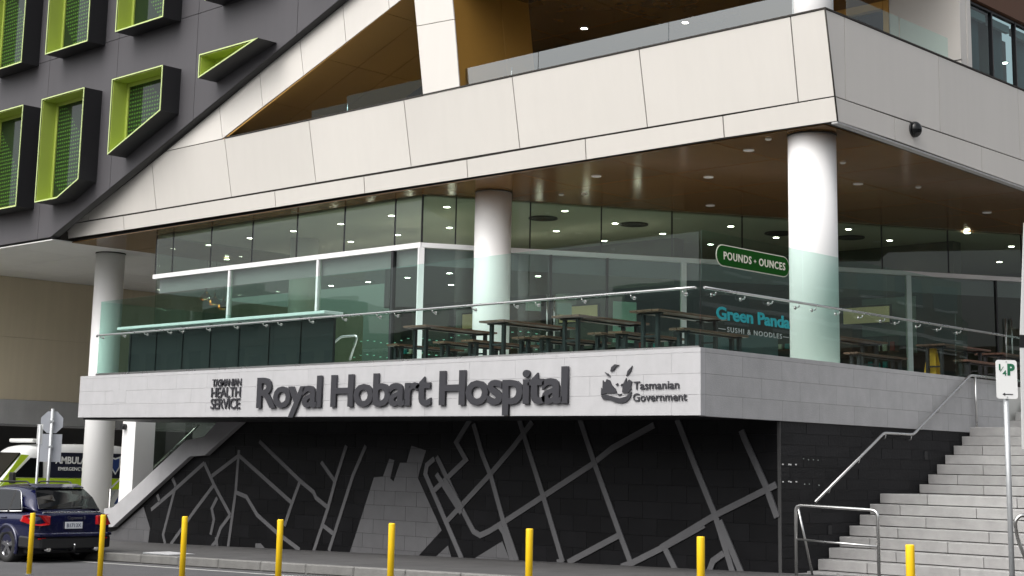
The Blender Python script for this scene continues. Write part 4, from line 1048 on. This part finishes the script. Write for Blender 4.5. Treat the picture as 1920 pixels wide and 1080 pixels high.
cyl('post', (sp2.x, sp2.y), .028, -4.2, z2[0]-.02, 'galv', sg2, 14)
b2 = Vector((sp2.x, sp2.y, 0))+sn*.05
prism('plate', [b2-su*.06+Vector((0, 0, z2[1])), b2+su*.06+Vector((0, 0, z2[1])), b2+su*.06+Vector((0, 0, z2[0])), b2-su*.06+Vector((0, 0, z2[0]))], sn*.006, 'sign_white', sg2)
# white banner at the right edge
bn = empty('banner', (4.9, .3, -3.3), label='white vertical banner on a pole cut off at the right edge', cat='banner')
bq = [(4.387, 1.215, 1.568), (4.199, 1.382, 0.101), (4.182, 1.405, -0.067), (4.065, 1.606, -1.393)]
bu = Vector((.70, .714, 0))
p0_, p1_, p2_, p3_ = [Vector(p) for p in bq]
prism('cloth', [p1_, p1_+bu*.5, Vector((p0_.x, p0_.y, p0_.z))+bu*.5, p0_], (.012, -.012, 0), 'sign_white', bn)
prism('cloth', [p3_, p3_+bu*.5, p2_+bu*.5, p2_], (.012, -.012, 0), 'sign_white', bn)
prism('strap', [p2_, p2_+bu*.5, p1_+bu*.5, p1_], (.014, -.014, 0), 'black', bn)
tube('pole', [(p3_.x+.42, p3_.y+.45, -3.4), (p3_.x+.42, p3_.y+.45, p0_.z+.3)], .03, 'galv', bn)

# ================================================================ RAILS AT THE STAIRS
hr = empty('stair_handrail', (.1, 5.5, -3.2), label='bent steel handrail fixed along the dark stair side wall', cat='handrail')
HP_ = [(2.85, -2.22), (4.99, -1.09), (5.96, -1.09), (8.09, .04), (10.4, .04)]
tube('rail', smooth_path([(.075, y, z) for y, z in HP_], .08), .024, 'steel', hr, 10)
for y, z in ((3.3, -1.98), (4.2, -1.505), (5.05, -1.09), (5.9, -1.09), (6.9, -.59), (7.7, -.167)):
    tube('bracket', smooth_path([(-.02, y, z-.09), (.06, y, z-.09), (.075, y, z-.02)], .03), .01, 'steel', hr, 6)
tube('post', [(.075, 8.27, -.894), (.075, 8.27, .03)], .022, 'steel', hr, 10)
hp = empty('hoop_rail', (1.2, 1.7, -3.3), label='steel hoop rail with mid bar at the foot of the stairs', cat='railing')
hx0, hx1, hy = .54, 1.90, 1.6
tube('frame', smooth_path([(hx0, hy, -3.3), (hx0, hy, -2.235), (hx1, hy, -2.27), (hx1, hy, -3.3)], .1), .024, 'steel', hp, 10)
tube('mid_bar', [(hx0, hy, -2.73), (hx1, hy, -2.77)], .016, 'steel', hp, 8)
tube('brace', [(hx0+.03, hy+.02, -2.27), (hx0+.08, hy+.32, -3.29)], .018, 'steel', hp, 8)
rl = empty('end_rail', (5.2, 2, -3.3), label='curved end of a steel rail entering at the right edge', cat='railing')
rq = [(4.136, 1.24, -2.547), (4.133, 1.186, -2.329), (4.187, 1.219, -2.246), (4.299, 1.331, -2.257)]
tube('rail', smooth_path([Vector(rq[0])+Vector((.25, .2, -.9)), rq[0], rq[1], rq[2], rq[3]], .08), .024, 'steel', rl, 10)

pitx = [(-11.643, -1.599), (-11.408, -1.125), (-12.053, -1.009), (-11.145, -1.618)]
pc_ = ((pitx[0][0]+pitx[1][0])/2, -1.05)
pl_ = empty('pit_cover', (pc_[0], pc_[1], gz(pc_[0])+.034), label='pale concrete pit cover set in the footpath by the kerb', cat='pit cover')
box('frame', (pc_[0]-.42, pc_[1]-.3, gz(pc_[0])+.02), (pc_[0]+.42, pc_[1]+.3, gz(pc_[0])+.046), 'galv', pl_)
box('lid', (pc_[0]-.39, pc_[1]-.27, gz(pc_[0])+.03), (pc_[0]+.39, pc_[1]+.27, gz(pc_[0])+.052), 'stone', pl_, .004)
for (x, z), w_ in zip([(11.94, 6.87), (12.8, 7.09)], ('left', 'right')):
    downlight(-1.3, x, z, f'{w_} lit downlight seen through the upper side windows', 'upper room downlights')
# ================================================================ BOLLARDS
BO = [(-9.67, -2.677), (-7.581, -2.626), (-5.44, -2.569), (-3.247, -2.528), (-1.036, -2.487), (1.284, -2.452), (3.683, -2.429), (6.066, -2.391)]
bl = ['in front of the blue car, leftmost', 'before the right tail lamp of the blue car', 'standing just right of the blue car', 'below the R of the hospital name', 'before the grey map block of the mural', 'below the last letters of the hospital name', 'standing before the mural end below the terrace corner', 'in front of the granite stairs']
V = []; F = []; n = 20
for r, z in ((.0415, 0), (.0415, .938), (.0395, .948), (.034, .952)):
    for j in range(n): V.append((r*math.cos(2*math.pi*j/n), r*math.sin(2*math.pi*j/n), z))
for k in range(3):
    for j in range(n): F.append((k*n+j, k*n+(j+1) % n, (k+1)*n+(j+1) % n, (k+1)*n+j))
F += [tuple(range(n)), tuple(range(3*n, 4*n))]
bpost = mesh('post', V, F, 'yellow')
for p in bpost.polygons: p.use_smooth = len(p.vertices) == 4
bfl = discmesh('base_collar', .062, 'galv')
for (x, z), w_ in zip(BO, bl):
    o = empty('bollard', (x, -5.0, rz_(x)), label=f'yellow bollard {w_}', cat='bollard', group='yellow bollards along the street')
    p = link('post', bpost, o); p.scale = (1, 1, (z-rz_(x))/.952); link('base_collar', bfl, o, (0, 0, .008))

# ================================================================ VEHICLES
def loft(name, secs, m, smooth=True, caps=True, parent=None):
    """secs: list of closed rings (same point count) of 3D points"""
    n = len(secs[0]); V = [p for s in secs for p in s]; F = []
    for k in range(len(secs)-1):
        for j in range(n): F.append((k*n+j, k*n+(j+1) % n, (k+1)*n+(j+1) % n, (k+1)*n+j))
    if caps: F += [tuple(range(n)), tuple(range((len(secs)-1)*n, len(secs)*n))]
    me = mesh(name, V, F, m, smooth); o = link(name, me)
    if parent: o.parent = parent
    return o
def subd(o, lv=2):
    md = o.modifiers.new('s', 'SUBSURF'); md.levels = lv; md.render_levels = lv; return o
def wheel_meshes(r, w):
    V = []; F = []; n = 36; prof = [(r*.66, -w*.5), (r*.93, -w*.5), (r, -w*.34), (r, w*.34), (r*.93, w*.5), (r*.66, w*.5)]
    for a in range(n):
        t = 2*math.pi*a/n
        for rr, y in prof: V.append((rr*math.cos(t), y, rr*math.sin(t)))
    k = len(prof)
    for a in range(n):
        b = (a+1) % n
        for j in range(k): F.append((a*k+j, a*k+(j+1) % k, b*k+(j+1) % k, b*k+j))
    ty = mesh('tyre', V, F, 'tyre', True)
    bm = bmesh.new()
    def ring(r0, r1, y0, y1):
        vs = []
        for a in range(n):
            t = 2*math.pi*a/n
            vs.append([bm.verts.new((rr*math.cos(t), y, rr*math.sin(t))) for rr, y in ((r0, y0), (r1, y0), (r1, y1), (r0, y1))])
        for a in range(n):
            b = (a+1) % n
            for j in range(4): bm.faces.new((vs[a][j], vs[a][(j+1) % 4], vs[b][(j+1) % 4], vs[b][j]))
    ring(r*.60, r*.665, -w*.46, w*.4); ring(.0001, r*.14, -w*.44, -w*.2)
    for s in range(5):
        t = 2*math.pi*s/5+.3; d = Vector((math.cos(t), 0, math.sin(t))); q_ = Vector((-math.sin(t), 0, math.cos(t)))
        vs = []
        for rr, hw, y in ((r*.10, r*.09, -w*.42), (r*.62, r*.13, -w*.40)):
            for sgn in (-1, 1):
                for yy in (y, y+w*.12): vs.append(bm.verts.new(d*rr+q_*hw*sgn+Vector((0, yy, 0))))
        for f in ((0, 1, 3, 2), (4, 6, 7, 5), (0, 4, 5, 1), (2, 3, 7, 6), (0, 2, 6, 4), (1, 5, 7, 3)): bm.faces.new([vs[i] for i in f])
    bmesh.ops.recalc_face_normals(bm, faces=bm.faces[:])
    ri = bpy.data.meshes.new('rim'); bm.to_mesh(ri); bm.free(); ri.materials.append(MATS['alloy'])
    return ty, ri
# --- dark blue four wheel drive wagon, seen from behind. local axes: +X = rear, -X = front, Y across, Z up
CAR = empty('parked_car', (-12.80, -2.34, -3.735), label='dark blue four wheel drive wagon parked at the kerb, seen from behind', cat='car')
CAR.rotation_euler = (0, math.atan(-.0215), 0); CAR.scale = (.915, .915, .885)
HW = .965
def half(x, pts):
    """pts: (y, z) from bottom centre to top centre on one side -> closed ring"""
    a = [(x, y, z) for y, z in pts]; b_ = [(x, -y, z) for y, z in reversed(pts) if y > 1e-6]
    return a+b_
def body(x, hw, zs, zw, zt, tw, zb):
    # bottom, sill, bulge, shoulder, top edge
    return half(x, [(0, zb), (hw*.80, zb), (hw*.965, zs), (hw, zw), (hw*.975, (zw+zt)/2+.06), (tw, zt), (tw*.6, zt+.025), (0, zt+.035)])
secs = []
for x, hw, zs, zw, zt, tw, zb in [(-.02, .80, .46, .68, .98, .70, .36), (-.05, .90, .42, .70, 1.03, .82, .30), (-.20, .945, .38, .74, 1.06, .86, .26), (-.7, HW, .36, .78, 1.07, .88, .24), (-1.6, HW, .34, .76, 1.06, .88, .22), (-2.8, HW, .34, .74, 1.03, .87, .22),
        (-3.5, .955, .34, .74, 1.00, .84, .24), (-4.1, .93, .36, .70, .92, .74, .26), (-4.55, .86, .38, .64, .80, .60, .28), (-4.76, .70, .42, .58, .66, .45, .34)]:
    secs.append(body(x, hw, zs, zw, zt, tw, zb))
bd = subd(loft('body', secs, 'car_paint', parent=CAR), 2)
# glass house
def roof_sec(x, w0, z0, w1, z1):
    return half(x, [(0, z0), (w0, z0), ((w0+w1)/2+.03, (z0+z1)/2), (w1, z1-.10), (w1-.16, z1-.025), (0, z1)])
gs = []
for x, w0, z0, w1, z1 in [(-.16, .76, 1.02, .72, 1.10), (-.34, .82, 1.04, .69, 1.31), (-.56, .85, 1.04, .655, 1.50), (-.82, .87, 1.04, .64, 1.605), (-1.25, .875, 1.04, .63, 1.66), (-1.8, .875, 1.03, .63, 1.68), (-2.4, .87, 1.02, .62, 1.64), (-3.0, .86, 1.0, .60, 1.42), (-3.5, .82, .98, .70, 1.05)]:
    gs.append(roof_sec(x, w0, z0, w1, z1))
subd(loft('cabin', gs, 'car_paint', parent=CAR), 2)
def patch(name, pts, m, off, par=CAR, thick=.012):
    """a flat-ish panel: polygon offset along its own normal"""
    P_ = [Vector(p) for p in pts]; nrm = (P_[1]-P_[0]).cross(P_[2]-P_[0]).normalized()
    if nrm.dot(Vector(off)) < 0: nrm = -nrm
    P_ = [p+Vector(off) for p in P_]
    me = prism_mesh(name, P_, nrm*thick, m, .004); o = link(name, me); o.parent = par; return o
# rear window and tailgate
rw = patch('rear_window', [(-.225, -.70, 1.10), (-.225, .70, 1.10), (-.42, .655, 1.345), (-.66, .56, 1.535), (-.66, -.56, 1.535), (-.42, -.655, 1.345)], 'car_glass', (.022, 0, .022))
sp1 = link('roof_spoiler', prism_mesh('roof_spoiler', [(-.58, -.55, 1.565), (-.58, .55, 1.565), (-.90, .57, 1.635), (-.90, -.57, 1.635)], (0.01, 0, .022), 'car_paint', .012)); sp1.parent = CAR
patch('wiper', [(-.235, -.30, 1.125), (-.235, -.28, 1.115), (-.25, .32, 1.135), (-.26, .32, 1.15)], 'car_black', (.05, 0, .03))
o = link('chrome_strip', boxmesh('chrome_strip', (-.06, -.66, 1.045), (.0, .66, 1.068), 'chrome', .004)); o.parent = CAR; o.location = (-.06, 0, 0)
for sgn in (-1, 1):
    # tail lamp wraps round the corner
    pts = [(-.005, .54, .985), (-.005, .54, .80), (-.02, .74, .78), (-.06, .90, .80), (-.40, .975, .87), (-.33, .955, 1.00), (-.10, .885, 1.015), (-.03, .72, 1.0)]
    V = []; n_ = len(pts)
    tl_ = prism_mesh('tail_lamp', [(x+.03, y*1.015*sgn, z) for x, y, z in pts], (-.16, -.06*sgn, 0), 'tail_red', .01)
    o = link('tail_lamp', tl_); o.parent = CAR
    # side glazing
    for nm, q_ in (('side_window', [(-.56, 1.11), (-.98, 1.10), (-.98, 1.49), (-.86, 1.485)]), ('side_window', [(-1.06, 1.10), (-1.95, 1.08), (-1.95, 1.53), (-1.06, 1.505)]), ('side_window', [(-2.03, 1.08), (-2.95, 1.06), (-2.55, 1.42), (-2.03, 1.525)])):
        P3 = []
        for x, z in q_:
            t_ = (z-1.04)/(1.64-1.04); P3.append((x, (.90+(.685-.90)*t_)*sgn, z))
        w_ = patch('side_window', P3, 'car_glass', (0, .022*sgn, .004))
    for xx in (-1.02, -1.99):
        pl_ = patch('door_pillar', [(xx-.04, .889*sgn, 1.07), (xx+.04, .889*sgn, 1.07), (xx+.04, .735*sgn, 1.51), (xx-.04, .735*sgn, 1.51)], 'car_black', (0, .030*sgn, .004), thick=.006)
    tb = link('window_trim', tube_mesh('window_trim', [(-.50, .905*sgn, 1.085), (-1.95, .915*sgn, 1.06), (-3.0, .90*sgn, 1.035)], .010, 'chrome', 6)); tb.parent = CAR
    tb = link('window_trim', tube_mesh('window_trim', smooth_path([(-.50, .905*sgn, 1.10), (-.84, .755*sgn, 1.515), (-1.9, .735*sgn, 1.56), (-2.6, .745*sgn, 1.45)], .1), .010, 'chrome', 6)); tb.parent = CAR
    tb = link('roof_rail', tube_mesh('roof_rail', smooth_path([(-.95, .50*sgn, 1.61), (-1.05, .50*sgn, 1.70), (-2.3, .50*sgn, 1.71), (-2.45, .50*sgn, 1.60)], .08), .018, 'car_black', 8)); tb.parent = CAR
    for k, xx in enumerate((-1.25, -2.2)):
        dh = link('door_handle', boxmesh('door_handle', (xx, .945*sgn-.02, .93), (xx+.2, .945*sgn+.035, .965), 'car_paint', .01)); dh.parent = CAR
    mr = link('door_mirror', boxmesh('door_mirror', (-2.98, .93*sgn if sgn > 0 else -1.12, 1.06), (-2.82, 1.12*sgn if sgn > 0 else -.93, 1.22), 'car_paint', .04)); mr.parent = CAR
    # arch and sill cladding
    for xx in (-.98, -3.83):
        V = []; F = []; nn = 20
        for a in range(nn+1):
            t_ = math.pi*(-.12+1.24*a/nn)
            for rr, yy in ((.385, .955), (.46, .962), (.46, .90), (.385, .90)): V.append((xx+rr*math.cos(t_), yy*1.016*sgn, .365+rr*math.sin(t_)))
        for a in range(nn):
            for j in range(4): F.append((a*4+j, a*4+(j+1) % 4, a*4+4+(j+1) % 4, a*4+4+j))
        o = link('wheel_arch', mesh('wheel_arch', V, F, 'car_paint', True)); o.parent = CAR
    sl_ = link('sill', boxmesh('sill', (-3.4, .90*sgn if sgn > 0 else -.975, .24), (-1.42, .975*sgn if sgn > 0 else -.90, .36), 'car_black', .015)); sl_.parent = CAR
    mf = link('mud_flap', boxmesh('mud_flap', (-.60, .70*sgn if sgn > 0 else -.94, .16), (-.57, .94*sgn if sgn > 0 else -.70, .46), 'car_black', .005)); mf.parent = CAR
    rf = link('reflector', boxmesh('reflector', (-.02, .62*sgn if sgn > 0 else -.80, .50), (.025, .80*sgn if sgn > 0 else -.62, .535), 'tail_red', .004)); rf.parent = CAR
    ex = link('exhaust', tube_mesh('exhaust', [(-.2, .55*sgn, .30), (.03, .55*sgn, .295)], .045, 'chrome', 14)); ex.parent = CAR
o = link('rear_bumper', prism_mesh('rear_bumper', [(.035, -.74, .30), (.035, .74, .30), (-.06, .93, .32), (-.46, .985, .34), (-.46, -.985, .34), (-.06, -.93, .32)], (0, 0, .24), 'car_black', .03)); o.parent = CAR
o = link('bumper_step', prism_mesh('bumper_step', [(.055, -.80, .55), (.055, .80, .55), (-.04, .945, .56), (-.04, -.945, .56)], (0, 0, .085), 'car_paint', .02)); o.parent = CAR
o = link('underbody', boxmesh('underbody', (-4.3, -.80, .20), (-.25, .80, .34), 'car_black', .02)); o.parent = CAR
pl = link('number_plate', boxmesh('number_plate', (.005, -.20, .72), (.022, .20, .86), 'plate', .003)); pl.parent = CAR
lettering('B1713X', 'plate_ink', (.0225, -.165, .752), (0, 1, 0), UZ, (1, 0, 0), .33, .075, None, name='plate_text', depth=.002, bold=.01, joined=True).parent = pl
for o in lettering('Cayenne S', 'chrome', (.012, -.16, .915), (0, 1, 0), UZ, (1, 0, 0), .42, .07, None, name='badge_letter', depth=.014, bold=.02, ref='C'): o.parent = CAR
o = link('tow_bar', tube_mesh('tow_bar', smooth_path([(-.1, .0, .26), (.09, 0, .26), (.09, 0, .36)], .05), .022, 'car_black', 8)); o.parent = CAR
V = []; F = []
tbm = bmesh.new(); bmesh.ops.create_uvsphere(tbm, u_segments=12, v_segments=8, radius=.028); tme = bpy.data.meshes.new('tow_ball'); tbm.to_mesh(tme); tbm.free(); tme.materials.append(MATS['chrome'])
link('tow_ball', tme, o, (.09, 0, .385))
ty, ri = wheel_meshes(.365, .26)
for xx in (-.98, -3.83):
    for sgn in (-1, 1):
        w_ = empty('wheel', (xx, .82*sgn, .365)); w_.parent = CAR
        if sgn > 0: w_.rotation_euler = (0, 0, math.pi)
        link('tyre', ty, w_); link('rim', ri, w_)
        hb = link('hub_disc', tube_mesh('hub_disc', [(0, -.02, 0), (0, .06, 0)], .22, 'car_black', 24), w_)

# --- ambulance, nose to the street. local axes: -Y = front, X = its left side facing the viewer
AM = empty('ambulance', (-28.7, 3.3, -3.93), label='white, lime and navy ambulance van under the building behind the column', cat='ambulance')
AM.scale = (.96, .96, .96)
AW = 1.0
def vsec(y, zb, zm, zt, w0, w1):
    pts = [(0, zb), (w0*.93, zb), (w0, zb+.12), (w0, zm), (w1, zt-.14), (w1-.12, zt-.02), (0, zt)]
    return [(x, y, z) for x, z in pts]+[(-x, y, z) for x, z in reversed(pts) if x > 1e-6]
sv = [vsec(*a) for a in [(.0, .42, .75, .98, .80, .74), (.10, .32, .90, 1.12, .94, .86), (.75, .30, 1.10, 1.34, .985, .90), (.95, .30, 1.15, 1.50, .99, .90), (1.75, .30, 1.25, 2.35, 1.0, .84), (2.0, .30, 1.3, 2.55, 1.0, .86), (2.6, .30, 1.3, 2.64, 1.0, .88), (5.6, .30, 1.3, 2.64, 1.0, .88), (5.9, .32, 1.3, 2.60, .98, .86)]]
subd(loft('body', sv, 'amb_white', parent=AM), 1)
def side(name, pts, m, x=1.012, th=.004, z_taper=True):
    out = []
    for y, z in pts:
        t_ = max(0, (z-1.3)/(2.5-1.3)); out.append((x-(.12*t_ if z_taper else 0), y, z))
    me = prism_mesh(name, out, (th, 0, 0), m); o = link(name, me); o.parent = AM; return o
side('navy_panel', [(2.55, 1.60), (5.75, 1.60), (5.75, 2.36), (2.55, 2.36)], 'amb_navy')
side('lime_stripe', [(.35, 1.10), (5.85, 1.28), (5.85, 1.58), (1.25, 1.58), (.95, 1.30)], 'amb_lime')
side('lime_fender', [(.16, .62), (2.36, .62), (2.36, 1.09), (.34, 1.09), (.12, .90)], 'amb_lime', x=1.008)
hd = prism_mesh('bonnet_panel', [(-.78, .14, 1.145), (.78, .14, 1.145), (.80, .92, 1.50), (-.80, .92, 1.50)], (0, -.02, .02), 'amb_lime'); o = link('bonnet_panel', hd); o.parent = AM
side('lime_sill', [(.2, .42), (5.85, .42), (5.85, .58), (.2, .58)], 'amb_lime')
for k in range(8): side('check_block', [(2.4+k*.42, .80), (2.4+k*.42+.21, .80), (2.4+k*.42+.45, 1.20), (2.4+k*.42+.24, 1.20)], 'amb_blue' if k % 2 == 0 else 'sign_back')
side('side_window', [(1.34, 1.60), (2.38, 1.60), (2.38, 2.18), (1.95, 2.18)], 'car_glass', x=1.02)
side('lime_pillar', [(.85, 1.24), (1.22, 1.56), (1.92, 2.26), (1.66, 2.28)], 'amb_lime', x=1.004)
ws = prism_mesh('windscreen', [(-.80, 1.02, 1.50), (.80, 1.02, 1.50), (.72, 1.74, 2.30), (-.72, 1.74, 2.30)], (0, -.035, .03), 'car_glass'); o = link('windscreen', ws); o.parent = AM
lb_ = link('light_bar', boxmesh('light_bar', (-.7, 2.1, 2.64), (.7, 2.45, 2.76), 'sign_white', .03)); lb_.parent = AM
def aside(s_, m, y, z, w, h, **k):
    xx = 1.022-.12*max(0, (z+h/2-1.3)/1.2)
    o = lettering(s_, m, (xx, y, z), (0, 1, 0), UZ, (1, 0, 0), w, h, None, name='lettering', depth=.006, joined=True, **k); o.parent = AM
aside('AMBULANCE', 'sign_white', 2.80, 2.03, 1.60, .21, bold=.03)
aside('EMERGENCY RESPONSE', 'sign_white', 2.90, 1.82, 1.62, .10, bold=.02)
cr = side('shield', [(4.72, 2.28), (4.92, 2.22), (5.12, 2.28), (5.10, 1.94), (4.92, 1.70), (4.74, 1.94)], 'sign_white', x=1.018)
cr2 = side('shield_field', [(4.77, 2.22), (4.92, 2.17), (5.07, 2.22), (5.05, 1.96), (4.92, 1.77), (4.79, 1.96)], 'amb_blue', x=1.024); cr2.parent = cr
mi = link('door_mirror', boxmesh('door_mirror', (1.02, 1.22, 1.42), (1.24, 1.36, 1.75), 'car_black', .03)); mi.parent = AM
hl = link('headlight', boxmesh('headlight', (.62, .06, .92), (.93, .3, 1.10), 'chrome', .03)); hl.parent = AM
ty2, ri2 = wheel_meshes(.35, .24)
for yy in (1.05, 4.75):
    for sgn in (-1, 1):
        w_ = empty('wheel', (.88*sgn, yy, .35)); w_.rotation_euler = (0, 0, math.pi/2 if sgn > 0 else -math.pi/2); w_.parent = AM
        link('tyre', ty2, w_); link('rim', ri2, w_)
